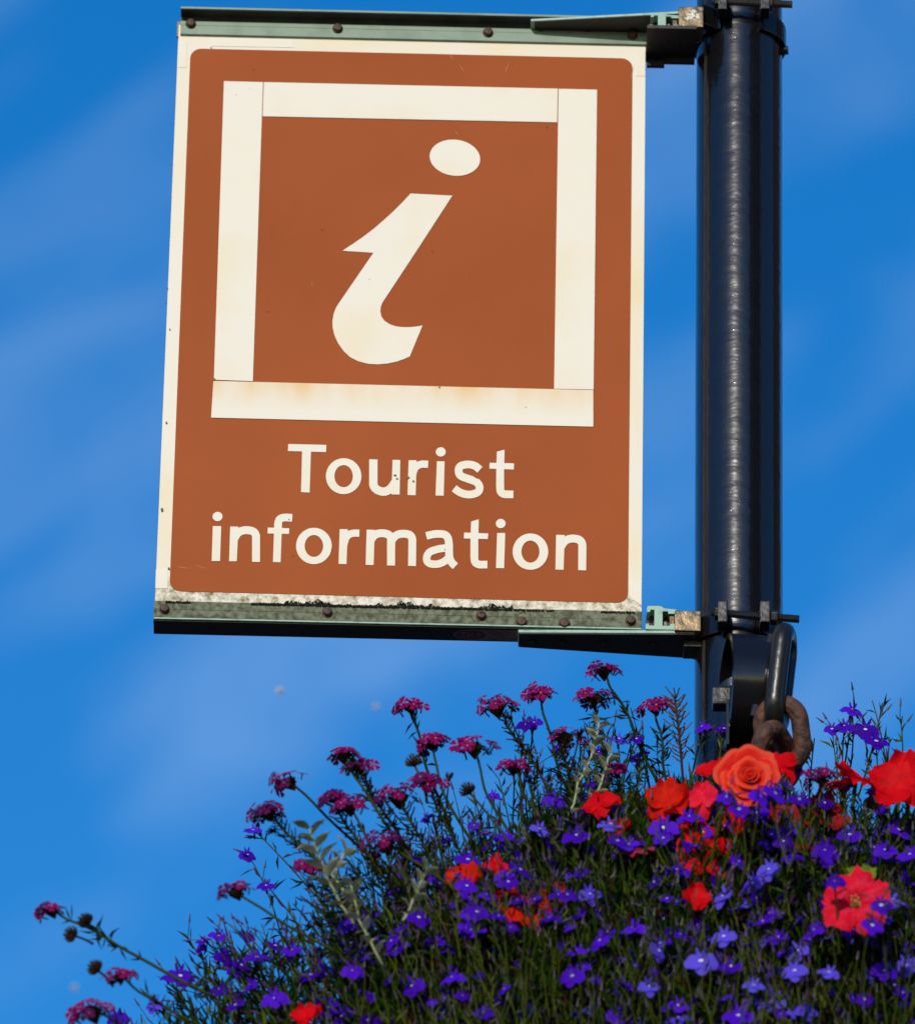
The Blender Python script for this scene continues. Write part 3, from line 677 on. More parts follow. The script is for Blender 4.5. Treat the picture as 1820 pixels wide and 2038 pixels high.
    vv = [(xa, y_l, zc+hb), (p_.x, p_.y-.0015, zc+hb), (p_.x, p_.y-.0015, zc-hb), (xa, y_l, zc-hb), (xa, y_l+.014, zc+hb), (p_.x, p_.y+.004, zc+hb), (p_.x, p_.y+.004, zc-hb), (xa, y_l+.014, zc-hb)]
    b.add(vv, [(0, 1, 2, 3), (7, 6, 5, 4), (0, 4, 5, 1), (3, 2, 6, 7), (0, 3, 7, 4), (1, 5, 6, 2)]); b.build('clamp_web', black, t, bevel=.0008)
    # lugs
    for pxl, rx in ((1437.5, .0047), (1522, .0050)):
        yl = PY-PR-.0125; ce = at(pxl, 1219.5+dy if not top else (1 if pxl < 1500 else 0), yl-.008)
        b = MB(); b.box((ce.x, yl, ce.z), rx, .011, .0118); b.build('lug', black_r, t, bevel=.0012)
    # threaded rod with nuts, slightly tilted
    yl = PY-PR-.016
    pa = at(1416, (1219.5 if not top else 2)+(dy if not top else 0), yl); pb = at(1590 if not top else 1576, (1233 if not top else 9), yl)
    ax = (pb-pa).normalized(); b = MB(); ln_ = (pb-pa).length; k = int(ln_/.0009)
    path_r = []; vv = []; nn = 10; s1 = ax.cross(Vector((0, 0, 1))).normalized(); s2_ = ax.cross(s1)
    for i in range(k+1):
        r = .0037 if i % 2 else .0042
        for j in range(nn): an = 2*math.pi*j/nn; vv.append(pa+ax*(ln_*i/k)+s1*(r*math.cos(an))+s2_*(r*math.sin(an)))
    b.add(vv, [(i*nn+j, i*nn+(j+1) % nn, (i+1)*nn+(j+1) % nn, (i+1)*nn+j) for i in range(k) for j in range(nn)]+[tuple(range(nn-1, -1, -1)), tuple(range(k*nn, (k+1)*nn))])
    b.build('threaded_rod', dull if top else black_r, t)
    for fr in ((.035, .075), (.68, .70)):
        b = MB(); hexnut(b, pa+ax*(ln_*fr[0]+.003), ax, .0078, .0062); b.build('nut', black_r, t, bevel=.0005)
    # set screw on the right of the band
    an = R(-8); b = MB(); d = Vector((math.cos(an), math.sin(an), 0)); z_ = zc-hb-.003
    b.tube([Vector((PX, PY, z_))+d*(PR-.002), Vector((PX, PY, z_))+d*(PR+.0065)], .0050, .0046, 12); b.build('set_screw', black, t)
build_bracket(True); build_bracket(False)

# ------------------------------------------------------------------ basket hanger on the pole
def lathe_ring(cx, cy, cz, r, wd, th, axis, n=56):
    ax = axis.normalized(); a1 = Vector((0, 0, 1)).cross(ax).normalized(); a2 = ax.cross(a1)
    v = []; f = []
    for i in range(n):
        a = 2*math.pi*i/n; d = a1*math.cos(a)+a2*math.sin(a)
        for rr, xx in ((r-th, -wd/2), (r, -wd/2+.001), (r, wd/2-.001), (r-th, wd/2)): v.append(Vector((cx, cy, cz))+d*rr+ax*xx)
    for i in range(n):
        for k in range(4): f.append((i*4+k, i*4+(k+1) % 4, ((i+1) % n)*4+(k+1) % 4, ((i+1) % n)*4+k))
    return v, f
def build_hanger():
    yc = PY-PR-.036
    tp = at(1487, 1287, yc)
    r = .058
    c = Vector((tp.x+.002, yc, tp.z-r+.006))
    t = empty('basket_hanger', (PX, PY, c.z-.06), 'black steel ring bracket on the pole behind the flowers', 'bracket')
    v, f = lathe_ring(c.x, c.y, c.z, r, .049, .005, Vector((1, .10, 0)), 180); mk('ring', v, f, black, t, smooth=False)
    b = MB(); p = at(1436, 1392, yc+.01); b.box((p.x, p.y, p.z), .0098, .010, .0098); b.build('lug', black_r, t, bevel=.0025)
    b = MB(); b.box((c.x, PY-PR-.010, c.z), .02, .012, .016); b.build('mounting_block', black, t, bevel=.001)
    # slanting strap edge from the ring to the link
    b = MB(); p0 = at(1533, 1275, yc-.03); p1 = at(1497, 1440, yc-.03)
    dd = (p1-p0); cc = (p0+p1)/2; Z = dd.normalized(); Xx = Z.cross(Vector((0, 1, 0))).normalized(); b.box(cc, .0032, .016, dd.length/2, (Xx, Vector((0, 1, 0)), Z)); b.build('strap', black, t, bevel=.0012)
    b = MB(); p0 = at(1445, 1410, yc-.01); p1 = at(1448, 1500, yc-.01); b.box((p0+p1)/2, .0016, .02, (p0-p1).length/2); b.build('strap', black, t, bevel=.0006)
    return c, yc
HC, HY = build_hanger()
def link_mesh(L_, W_, r, n=40, m=14):       # oval chain link in local XZ, long axis Z
    v = []; f = []; pts = []
    hs = L_/2-W_/2
    for i in range(n):
        a = 2*math.pi*i/n; x = (W_/2-r)*math.cos(a); z = (W_/2-r)*math.sin(a)+(hs if math.sin(a) >= 0 else -hs); pts.append(Vector((x, 0, z)))
    for i, p in enumerate(pts):
        d = (pts[(i+1) % n]-pts[i-1]).normalized(); o = d.cross(Vector((0, 1, 0)))
        for k in range(m): a = 2*math.pi*k/m; v.append(p+o*(r*math.cos(a))+Vector((0, 1, 0))*(r*math.sin(a)))
    for i in range(n):
        for k in range(m): f.append((i*m+k, i*m+(k+1) % m, ((i+1) % n)*m+(k+1) % m, ((i+1) % n)*m+k))
    return v, f
def build_chain():
    Y = HY-.05
    t = empty('hanging_chain', at(1553, 1500, Y), 'heavy rusty chain of three links hanging on the right of the pole', 'chain')
    def put(ce, L_, W_, r, rot, m, lab=None):
        v, f = link_mesh(L_, W_, r); v = [rot @ q+ce for q in v]; mk('link', v, f, m, t, smooth=True, label=lab)
    put(at(1553, 1352, Y), .118, .058, .0098, Matrix.Rotation(R(6), 3, 'Y') @ Matrix.Rotation(R(80), 3, 'Z'), black_r, 'black painted upper link')
    put(at(1556, 1462, Y+.004), .078, .056, .0090, Matrix.Rotation(R(18), 3, 'X') @ Matrix.Rotation(R(-8), 3, 'Y') @ Matrix.Rotation(R(-14), 3, 'Z'), rust)
    put(at(1545, 1506, Y+.004), .085, .050, .0088, Matrix.Rotation(R(-58), 3, 'Y') @ Matrix.Rotation(R(62), 3, 'X'), rust)
build_chain()

# ------------------------------------------------------------------ hanging basket under the flowers
BC = at(1560, 2230, -.10)
def build_basket():
    t = empty('hanging_basket', BC-Vector((0, 0, .18)), 'dark hanging basket hidden under the massed flowers', 'basket')
    n = 40; v = []; f = []
    prof = [(.02, -.20), (.12, -.185), (.20, -.12), (.24, -.03), (.25, .02), (.235, .06), (.15, .10), (.05, .115)]
    for r, z in prof[:5]:
        for k in range(n): a = 2*math.pi*k/n; v.append(BC+Vector((r*math.cos(a), r*.62*math.sin(a), z)))
    f = [(i*n+k, i*n+(k+1) % n, (i+1)*n+(k+1) % n, (i+1)*n+k) for i in range(4) for k in range(n)]+[tuple(range(n-1, -1, -1))]
    mk('liner', v, f, mat('moss_liner', (0.016, 0.018, 0.008), 0.95, var=.5, vscale=40, bump=1, bscale=80, bdist=.01), t, smooth=True)
    v = []
    for r, z in prof[4:]:
        for k in range(n): a = 2*math.pi*k/n; v.append(BC+Vector((r*math.cos(a), r*.62*math.sin(a), z)))
    f = [(i*n+k, i*n+(k+1) % n, (i+1)*n+(k+1) % n, (i+1)*n+k) for i in range(3) for k in range(n)]+[tuple(range(3*n, 4*n))]
    mk('compost', v, f, soil_m, t, smooth=True)
    top = at(1530, 1530, HY-.045)
    for a in (0.5, 2.6, 4.6):
        b = MB(); b.tube([BC+Vector((.245*math.cos(a), .245*.62*math.sin(a), .02)), top], .0022, .0022, 6); b.build('hanger_wire', black_r, t)
build_basket()

# ------------------------------------------------------------------ flowers
rnd = random.Random(11)
def petal_grid(L_, W_, shape, curl=0.0, cup=0.0, nl=4, nw=2, ruffle=0.0, ph=0.0, y0=0.0):
    v = []; f = []
    for i in range(nl+1):
        t = i/nl
        wd = W_*shape(t)
        for j in range(-nw, nw+1):
            s_ = j/nw
            v.append((wd*s_*.5, y0+L_*t*(1-.10*s_*s_*t), -curl*L_*t*t+cup*W_*s_*s_*t+ruffle*math.sin(ph+s_*4.2)*t*t))
    m = 2*nw+1
    for i in range(nl):
        for j in range(m-1): f.append((i*m+j, i*m+j+1, (i+1)*m+j+1, (i+1)*m+j))
    return v, f
def rotz(v, a):
    c, s_ = math.cos(a), math.sin(a); return [(x*c-y*s_, x*s_+y*c, z) for x, y, z in v]
OB = lambda t: math.sin(math.pi*min(1, .12+.80*t**.8))*1.0 if t < 1 else .42
def lobelia_mesh(name, m, var):
    b = MB(); rs = random.Random(var)
    for a in (-90, -90-66, -90+66):
        v, f = petal_grid(.54*rs.uniform(.92, 1.08), .60*rs.uniform(.88, 1.08), OB, curl=rs.uniform(-.05, .35), cup=rs.uniform(-.05, .12), nl=4, nw=2)
        v = rotz(v, R(a-90)+rs.uniform(-.08, .08)); b.add([(x, y, z) for x, y, z in v], f, 0)
    for a in (90-26, 90+26):
        v, f = petal_grid(.36, .15, OB, curl=-.5, nl=3, nw=1); b.add(rotz(v, R(a-90)), f, 0)
    es = (.085, .05, .07, .03, .06)[var % 5]; n = 8; v = [(es*math.cos(2*math.pi*k/n), -.07+.65*es*math.sin(2*math.pi*k/n), .03) for k in range(n)]
    b.add(v+[(0, -.06, .05)], [(k, (k+1) % n, n) for k in range(n)], 1)
    b.tube([(0, 0, .02), (0, .02, -.15), (0, -.03, -.36)], .06, .05, 5, 0); b.tube([(0, -.03, -.34), (0, -.06, -.50)], .075, .03, 5, 2)
    return mesh_from(name, b.v, b.f, [m, eye_m, stem_m], b.m, True)
LOB = [lobelia_mesh('lobelia_flower', lob_m, i) for i in range(5)]
LOBB = [lobelia_mesh('lobelia_flower_pale', lob_b, 10+i) for i in range(3)]
def verb_mesh(name, m, var):
    b = MB(); rs = random.Random(var)
    for k in range(5):
        L_ = .5*rs.uniform(.9, 1.1)
        v = [(0, .03, 0), (-.09, .18, .01), (.09, .18, .01), (-.20, .38, -.01), (0, .36, .02), (.20, .38, -.01), (-.13, L_, -.07), (0, L_*.86, -.04), (.13, L_, -.07)]
        f = [(0, 2, 1), (1, 2, 4), (1, 4, 3), (2, 5, 4), (3, 4, 7, 6), (4, 5, 8, 7)]
        b.add(rotz(v, 2*math.pi*k/5+rs.uniform(-.1, .1)), f, 0)
    n = 6; b.add([(.055*math.cos(2*math.pi*k/n), .055*math.sin(2*math.pi*k/n), .025) for k in range(n)], [tuple(range(n))], 1)
    b.tube([(0, 0, 0), (0, 0, -.55)], .055, .05, 5, 2)
    return mesh_from(name, b.v, b.f, [m, verb_eye, calyx_m], b.m, True)
VRB = [verb_mesh('verbena_floret', verb_m, i) for i in range(4)]; VRBD = [verb_mesh('verbena_floret_dark', verb_d, 20+i) for i in range(2)]

def place(name, me, p, nrm, size, parent, spin=None, upv=Vector((0, 0, 1)), kind=None):
    o = bpy.data.objects.new(name, me); link(o, p, parent)
    z = Vector(nrm).normalized(); x = upv.cross(z)
    if x.length < 1e-3: x = Vector((1, 0, 0))
    x.normalize(); y = z.cross(x); m = Matrix((x, y, z)).transposed()
    if spin: m = m @ Matrix.Rotation(spin, 3, 'Z')
    o.rotation_mode = 'QUATERNION'; o.rotation_quaternion = m.to_quaternion(); o.scale = (size, size, size)
    return o
def bez(a, b, c, n):
    return [a*(1-t)**2+b*(2*t*(1-t))+c*t*t for t in [i/(n-1) for i in range(n)]]
def rv(s=1.0): return Vector((rnd.uniform(-s, s), rnd.uniform(-s, s), rnd.uniform(-s, s)))

# --- verbena: (head px, head py, mid px, mid py, base px, base py, Y, head size in mm, spiky fraction, label)
VLIST = [
 (815, 1402, 822, 1450, 905, 1680, -.14, 27, .22, 'verbena with a single high magenta head, left of the tallest group against the sky'),
 (985, 1398, 1035, 1500, 1150, 1680, -.12, 40, .55, 'verbena with a broad slanting magenta head just under the sign'),
 (1076, 1376, 1080, 1480, 1170, 1660, -.10, 33, .55, 'verbena with a domed magenta head between the broad slanting one and the tallest'),
 (1200, 1330, 1222, 1400, 1330, 1600, -.08, 29, .30, 'tallest verbena whose small magenta head comes closest to the sign arm'),
 (1183, 1384, 1190, 1450, 1180, 1600, -.12, 31, .05, 'verbena head on a bare straight stem just below the tallest one'),
 (1300, 1402, 1318, 1480, 1330, 1600, -.06, 31, .30, 'verbena with a round magenta head nearest to the left side of the pole'),
 (859, 1473, 868, 1560, 1010, 1780, -.16, 28, .75, 'dark verbena head turned away, right of the single high magenta one'),
 (942, 1480, 965, 1580, 1100, 1800, -.18, 36, .80, 'verbena with three bright open florets low on its magenta head'),
 (684, 1497, 705, 1560, 850, 1750, -.20, 27, .10, 'verbena head leaning left, upper of the close pair in mid left'),
 (712, 1522, 735, 1570, 880, 1800, -.19, 31, .60, 'darker verbena head, lower of the close pair in mid left'),
 (570, 1552, 640, 1600, 880, 1850, -.22, 31, .70, 'verbena with a flat magenta head at the upper left of the mass'),
 (527, 1612, 580, 1660, 800, 1880, -.24, 36, .50, 'verbena with a drooping magenta head above the small leaning lobelias on the left'),
 (662, 1585, 700, 1680, 900, 1900, -.22, 25, .75, 'verbena with a small arched magenta head beside the loose pink cluster'),
 (694, 1602, 730, 1700, 930, 1900, -.23, 34, .75, 'verbena with a loose cluster of bright open magenta florets in mid left'),
 (790, 1578, 830, 1680, 960, 1900, -.21, 42, .45, 'verbena with the widest magenta head, left of centre'),
 (850, 1552, 880, 1640, 990, 1840, -.19, 30, .70, 'verbena with a flat-topped magenta head touching the widest one'),
 (765, 1672, 850, 1730, 1010, 1850, -.25, 35, .55, 'dark verbena head hanging in front of the brown spikes'),
 (1126, 1462, 1120, 1540, 1170, 1680, -.16, 27, .70, 'verbena with a small half-hidden magenta head below the domed one'),
 (1020, 1522, 1050, 1590, 1130, 1740, -.18, 26, .60, 'fading brownish verbena head left of the silver-leaved sprig'),
 (100, 1808, 160, 1850, 420, 1985, -.28, 28, .02, 'verbena reaching farthest left on a long bare stem'),
 (237, 1938, 290, 1985, 480, 2080, -.30, 27, .35, 'verbena with a nodding head and brown bud, second from the left'),
 (180, 2008, 260, 2050, 420, 2150, -.31, 40, .20, 'verbena with a large magenta head in the bottom left corner'),
 (466, 1770, 540, 1830, 800, 1960, -.27, 29, .70, 'verbena with a flat magenta head above the left end of the lobelias'),
 (1222, 1530, 1240, 1570, 1270, 1680, -.14, 22, .20, 'little verbena head just above the red bloom left of the pole'),
 (1628, 1540, 1640, 1600, 1610, 1720, -.20, 30, .20, 'deep purple verbena head right of the coral bloom, under the chain'),
 (612, 1722, 640, 1780, 780, 1920, -.24, 24, .50, 'small dark verbena head beneath the upper silver leaves'),
]
def spike(b, path, f0, f1, dens, l=.010, mi=0):
    n = len(path); tot = max(1, int(dens))
    for k in range(tot):
        t = f0+(f1-f0)*k/tot; x = t*(n-1); i = min(int(x), n-2); p = path[i].lerp(path[i+1], x-i); d = (path[i+1]-path[i]).normalized()
        sd = d.orthogonal().normalized(); a = k*2.4+rnd.uniform(-.4, .4); q = Quaternion(d, a) @ sd
        e = (q*.88-d*.48).normalized(); ll = l*rnd.uniform(.7, 1.2); d = -d
        b.tube([p, p+e*ll*.6+rv(.0006), p+e*ll+d*ll*.18], .00085, .00075, 4, mi)
def build_verbena(px, py, mx, my, bx, by, Y, hs, sf, lab):
    head = at(px, py, Y); mid = at(mx, my, Y+.01); base = at(bx, by, Y+.06)
    t = empty('verbena_plant', base, lab, 'verbena', 'magenta verbenas standing out of the basket')
    d0 = (mid-head)
    pts = [head]+[Vector(p) for p in bez(head, mid+d0*rnd.uniform(0, .3)+rv(.006), base, 16)][1:]
    wob = rnd.uniform(.0010, .0028); wp = rnd.uniform(0, 6); pts = [p+Vector((wob*math.sin(i*.8+wp)*min(1, i/4), 0, wob*.5*math.sin(i*1.1+wp))) for i, p in enumerate(pts)]
    b = MB(); b.tube(pts, .0011, .0017, 6)
    b.build('stem', stem_m, t, smooth=True)
    if sf > .03:
        b = MB(); spike(b, pts, .03, sf, sf*rnd.uniform(70, 110), rnd.uniform(.0080, .0108))
        if sf > .4 and rnd.random() < .7:
            j = rnd.randint(4, 8); e = ((pts[j-1]-pts[j]).normalized()+rv(.7)).normalized(); q = [pts[j]+e*.011*i_+Vector((0, 0, .0012*i_*i_)) for i_ in range(4)]; b.tube(q, .0009, .0008, 5); spike(b, q, .0, .6, 10, .007)
            for i_ in range(16): b.tube([q[-1], q[-1]+(e+rv(.8))*.006], .0009, .0005, 4); b.build('old_calyces', calyx_m, t, kind='stuff')
    # feathery leaves lower on the stem
    b = MB()
    for k in range(12):
        x = rnd.uniform(max(.22, sf*.95), .99)*(len(pts)-1); i = min(int(x), len(pts)-2); p = pts[i].lerp(pts[i+1], x-i); d = (pts[i]-pts[i+1]).normalized()
        for j in range(3):
            e = (d*.5+rv(1.0)).normalized(); b.leaf(p, e, rv(1), rnd.uniform(.010, .022), rnd.uniform(.0014, .0024))
    b.build('leaves', vleaf_m, t, kind='stuff')
    # head: axis continues the stem, leaning to the light
    axis = ((head-mid).normalized()*.6+Vector((-.15, -.45, .55))+rv(.38)).normalized()
    rad = hs*.00058*rnd.uniform(.82, 1.12)
    hb = MB(); n = 26
    for k in range(n):
        a = k*2.4; el = math.sqrt(k/n)*1.25; o1 = axis.orthogonal().normalized(); d = (axis*math.cos(el)+(Quaternion(axis, a) @ o1)*math.sin(el))
        hb.tube([head-axis*rad*.7, head-axis*rad*.35+d*rad*.45], .0008, .0011, 4)
    core = hb.build('flower_head', calyx_m, t)
    nf = int(7+hs*.20)
    for k in range(nf):
        a = k*2.39996+rnd.uniform(-.25, .25); el = math.sqrt((k+.5)/nf)*1.45
        o1 = axis.orthogonal().normalized(); d = (axis*math.cos(el)+(Quaternion(axis, a) @ o1)*math.sin(el))
        p = head-axis*rad*.35+Vector((d.x*rad, d.y*rad, d.z*rad*.55))*rnd.uniform(.80, 1.12)
        dark = rnd.random() < (.55 if 'dark' in lab or 'fading' in lab else .30)
        me = rnd.choice(VRBD) if dark else rnd.choice(VRB)
        if rnd.random() < .12: continue
        place('floret', me, p, d+axis*.5+Vector((0, -.25, 0))+rv(.5), rnd.uniform(.0120, .0185), core, rnd.uniform(0, 6))
for a in VLIST: build_verbena(*a)

# seed heads (spent verbena heads without petals)
SLIST = [(825, 1525, 850, 1600, -.19, 'brown spent verbena bud poking up above the widest magenta head'),
         (935, 1580, 1020, 1690, -.2, 'brown spent verbena bud right of the flat-topped magenta head'),
         (150, 1864, 185, 1880, -.28, 'brown bud low on the longest bare stem at far left'),
         (176, 1841, 200, 1872, -.28, 'brown bud nearest the tip of the longest bare stem at far left'),
         (196, 1934, 225, 1965, -.3, 'dark brown bud left of the second verbena from the left')]
for px, py, bx, by, Y, lab in SLIST:
    h = at(px, py, Y); ba = at(bx, by, Y+.01)
    t = empty('verbena_bud', ba, lab, 'bud', 'spent verbena buds'); b = MB(); b.tube(bez(h, (h+ba)/2+Vector((.004, 0, 0)), ba, 6), .0011, .0014, 5); b.build('stem', stem_m, t)
    ax = (h-ba).normalized(); b = MB()
    for k in range(40):
        el = math.sqrt(k/40)*1.7; d = ax*math.cos(el)+(Quaternion(ax, k*2.4) @ ax.orthogonal().normalized())*math.sin(el); b.tube([h, h+d*.006+ax*.002, h+d*.0085+ax*.004], .0010, .0006, 4)
    b.build('calyces', calyx_m, t, kind='stuff')
# dry brown spike left of the pole
def dry_spike():
    tip, ba = at(1342, 1388, -.07), at(1362, 1600, -.04)
    t = empty('dry_spike', ba, 'dry brown seed spike standing beside the left edge of the pole', 'seed spike'); pts = bez(tip, at(1352, 1460, -.07), ba, 14)
    b = MB(); b.tube(pts, .0010, .0016, 6); b.build('stem', calyx_m, t); b = MB(); spike(b, pts, 0, .7, 46, .015)
    b.build('calyces', mat('dry_brown_calyx', (.085, .045, .02), .8), t, kind='stuff')
dry_spike()

# --- silver-leaved sprigs
silver_leaf = petal_grid(1, .55, lambda t: math.sin(math.pi*min(1, .08+.88*t)), curl=.25, cup=.25, nl=4, nw=1)
SILV = mesh_from('silver_leaf', silver_leaf[0], silver_leaf[1], silver_m, None, True)
for pts, Y, sz, lab in [([(615, 1650), (632, 1700), (655, 1760), (705, 1840)], -.29, .020, 'grey-green silver-leaved sprig over the verbena spikes at left'),
                        ([(690, 1690), (660, 1740), (700, 1800)], -.28, .014, 'short pale silver sprig beside the larger grey-green one'),
                        ([(700, 1760), (715, 1830), (760, 1920)], -.30, .016, 'pale silver sprig with a star of cream leaves in the mid left'),
                        ([(850, 1730), (830, 1780), (800, 1835)], -.30, .015, 'slanting pale silver stem at the left edge of the lobelia mass'),
                        ([(1190, 1440), (1180, 1500), (1150, 1560), (1130, 1640)], -.16, .014, 'silver-leaved sprig standing up between the verbenas left of the pole'),
                        ([(1215, 1500), (1195, 1560), (1170, 1640)], -.17, .013, 'short silver sprig above the small red bloom left of centre')]:
    P3 = [at(x, y, Y) for x, y in pts]; path = []
    for a, c in zip(P3[:-1], P3[1:]): path += [a.lerp(c, i/4) for i in range(4)]
    path.append(P3[-1]); t = empty('silver_leaf_sprig', P3[-1], lab, 'silver sprig', 'silver-leaved sprigs')
    b = MB(); b.tube([p+rv(.0012) for p in path], .0009, .0013, 6); b.build('stem', silver_m, t, smooth=True)
    for i, p in enumerate(path[:-1]):
        d = (path[i]-path[i+1]).normalized()
        for k in range(3 if i < 3 else 2):
            e = (d*.6+Quaternion(d, i*1.57+k*math.pi+rnd.uniform(-.3, .3)) @ d.orthogonal().normalized()); e.normalize()
            nn = (d-e*d.dot(e)+rv(.3)).normalized(); o = bpy.data.objects.new('leaf', SILV); link(o, p, t)
            x = e.cross(nn).normalized(); m = Matrix((x, e, x.cross(e))).transposed(); o.rotation_mode = 'QUATERNION'; o.rotation_quaternion = m.to_quaternion()
            s_ = sz*rnd.uniform(.6, 1.0)*(1.25 if i < 8 else .95); o.scale = (s_, s_, s_)

# --- big red, coral and pink blooms
def bloom_petunia(px, py, Y, rpx, m, nrm, lab, name='petunia_bloom', throat=throat_m, ruf=.10, cat='flower'):
    c = at(px, py, Y); r = rpx*.0005
    t = empty(name, c+Vector((0, .02, -r*1.2)), lab, cat, 'red and coral blooms among the lobelias')
    rs = random.Random(int(px*7+py)); z = Vector(nrm).normalized(); x = Vector((0, 0, 1)).cross(z).normalized(); y = z.cross(x); Mx = Matrix((x, y, z)).transposed()
    for k in range(5):
        a0 = 2*math.pi*k/5+rs.uniform(-.08, .08)+.3; v = []; f = []; nr, na = 7, 8
        for i in range(nr+1):
            tt = i/nr
            for j in range(na+1):
                s_ = j/na*2-1; a = a0+s_*math.pi/5*1.06
                rr = r*tt*(1-.30*abs(s_)**6*tt)*(1+.055*math.sin(s_*9+k*1.3)*tt)*(1+.10*math.sin(k*2.3))
                zz = -r*.55*(1-min(1, tt/.35))**1.3 if tt < .35 else 0
                zz += r*ruf*(math.sin(s_*5+k*2.1)+.5*math.sin(s_*11+k))*tt**2 - r*.16*tt**2.5*(1+.6*math.sin(k*1.7)) + .04*r*(k % 2)
                rr2 = max(r*.07, rr) if tt < .35 else rr
                v.append(c+Mx @ Vector((rr2*math.cos(a), rr2*math.sin(a), zz)))
        mm = na+1
        for i in range(nr):
            for j in range(na): f.append((i*mm+j, i*mm+j+1, (i+1)*mm+j+1, (i+1)*mm+j))
        fm = [(1 if i < 1 else 0) for i in range(nr) for j in range(na)]
        mk('petal', v, f, [m, throat], t, smooth=True, fmat=fm, recalc=False)
    b = MB(); b.tube([c-z*r*.4, c-z*r*1.0, c-z*r*1.2+Vector((0, .02, -r*1.0))], r*.12, r*.06, 7); b.build('stem', stem_m, t)
    if throat is throat_m:
        b = MB()
        for k in range(5): b.tube([c-z*r*.4, c+(Mx @ Vector((r*.10*math.cos(k*1.25), r*.10*math.sin(k*1.25), r*.06)))], r*.025, r*.02, 5)
        b.build('stamens', throat_m, t)
def bloom_single(px, py, Y, rpx, m, nrm, lab, n=5, name='begonia_bloom', cupv=.22):
    c = at(px, py, Y); r = rpx*.0005
    t = empty(name, c+Vector((0, .02, -r*1.2)), lab, 'flower', 'red and coral blooms among the lobelias')
    rs = random.Random(int(px*3+py)); z = Vector(nrm).normalized(); x = Vector((0, 0, 1)).cross(z).normalized(); y = z.cross(x); Mx = Matrix((x, y, z)).transposed()
    for k in range(n):
        v, f = petal_grid(r*1.05*rs.uniform(.88, 1.1), r*1.15*rs.uniform(.85, 1.1), lambda tt: math.sin(math.pi*min(.86, .10+.78*tt))*1.0 if tt < .99 else .55, curl=rs.uniform(-.4, .4), cup=cupv*rs.uniform(.2, 2.0), nl=7, nw=4, ruffle=r*.13, ph=k)
        v = rotz(v, 2*math.pi*k/n+rs.uniform(-.2, .2)); v = [c+Mx @ Vector((a, b_, d+.012*r*k+.03*r*(k % 2))) for a, b_, d in v]
        mk('petal', v, f, m, t, smooth=True, recalc=False)
    b = MB(); b.tube([c-z*r*.05, c-z*r*.5+Vector((0, 0, -r*.6)), c+Vector((0, .02, -r*1.3))], r*.09, r*.06, 7); b.build('stem', stem_m, t)
def bloom_rose(px, py, Y, rpx, m, nrm, lab):
    c = at(px, py, Y); r = rpx*.0005
    t = empty('double_begonia_bloom', c+Vector((0, .02, -r*1.2)), lab, 'flower', 'red and coral blooms among the lobelias')
    z = Vector(nrm).normalized(); x = Vector((0, 0, 1)).cross(z).normalized(); y = z.cross(x); Mx = Matrix((x, y, z)).transposed(); rs = random.Random(4)
    k = 0
    for ring, (n, rad, open_) in enumerate(((3, .11, 1.25), (3, .22, 1.30), (3, .37, 1.2), (4, .56, 1.0), (5, .78, .72), (6, 1.02, .36))):
        for i in range(n):
            a0 = 2*math.pi*(i/n)+ring*1.1+rs.uniform(-.25, .25); v = []; f = []; nu, nv = 8, 12; spread = math.pi/n*rs.uniform(1.3, 1.75)
            rad_ = rad*rs.uniform(.88, 1.12); op = open_*rs.uniform(.82, 1.12); tilt = rs.uniform(-.16, .16); ph = rs.uniform(0, 6); pt = rs.uniform(.0, .14)
            big = 1.22 if (ring == 5 and math.sin(a0) > .4) else 1.0
            for u in range(nu+1):
                tt = u/nu
                for w_ in range(nv+1):
                    s_ = w_/nv*2-1
                    edge = (1-.30*abs(s_)**2.4*tt)+pt*(1-abs(s_))*tt
                    rr = r*rad_*big*(.22+.78*tt**.75)*(1-.05*abs(s_)+.045*math.sin(s_*5+ph)*tt)+r*(.05+.12*(ring > 2))*(tt**5)
                    zz = r*(.95*rad_**.5*(op/1.35)*tt*edge - .42*rad_*(1-tt) - (.20*tt**5 if ring > 2 else .05*tt**4))+r*.05*math.sin(s_*4.5+ph)*tt*tt+r*tilt*s_*tt
                    a = a0+s_*spread*(.50+.50*math.sin(math.pi*min(1, tt*.72)))*(1 if tt < .95 else .90)
                    v.append(c+Mx @ Vector((rr*math.cos(a), rr*math.sin(a), zz)))
            mm = nv+1
            for u in range(nu):
                for w_ in range(nv): f.append((u*mm+w_, u*mm+w_+1, (u+1)*mm+w_+1, (u+1)*mm+w_))
            fm = [1 if u >= nu-1 and ring > 0 else 0 for u in range(nu) for w_ in range(nv)]
            mk('petal', v, f, [m, coral_edge], t, smooth=True, fmat=fm, recalc=False); k += 1
    b = MB(); b.tube([c-z*r*.35, c-z*r*.8+Vector((0, 0, -r*.6)), c+Vector((0, .03, -r*1.8))], r*.09, r*.07, 7); b.build('stem', stem_m, t)
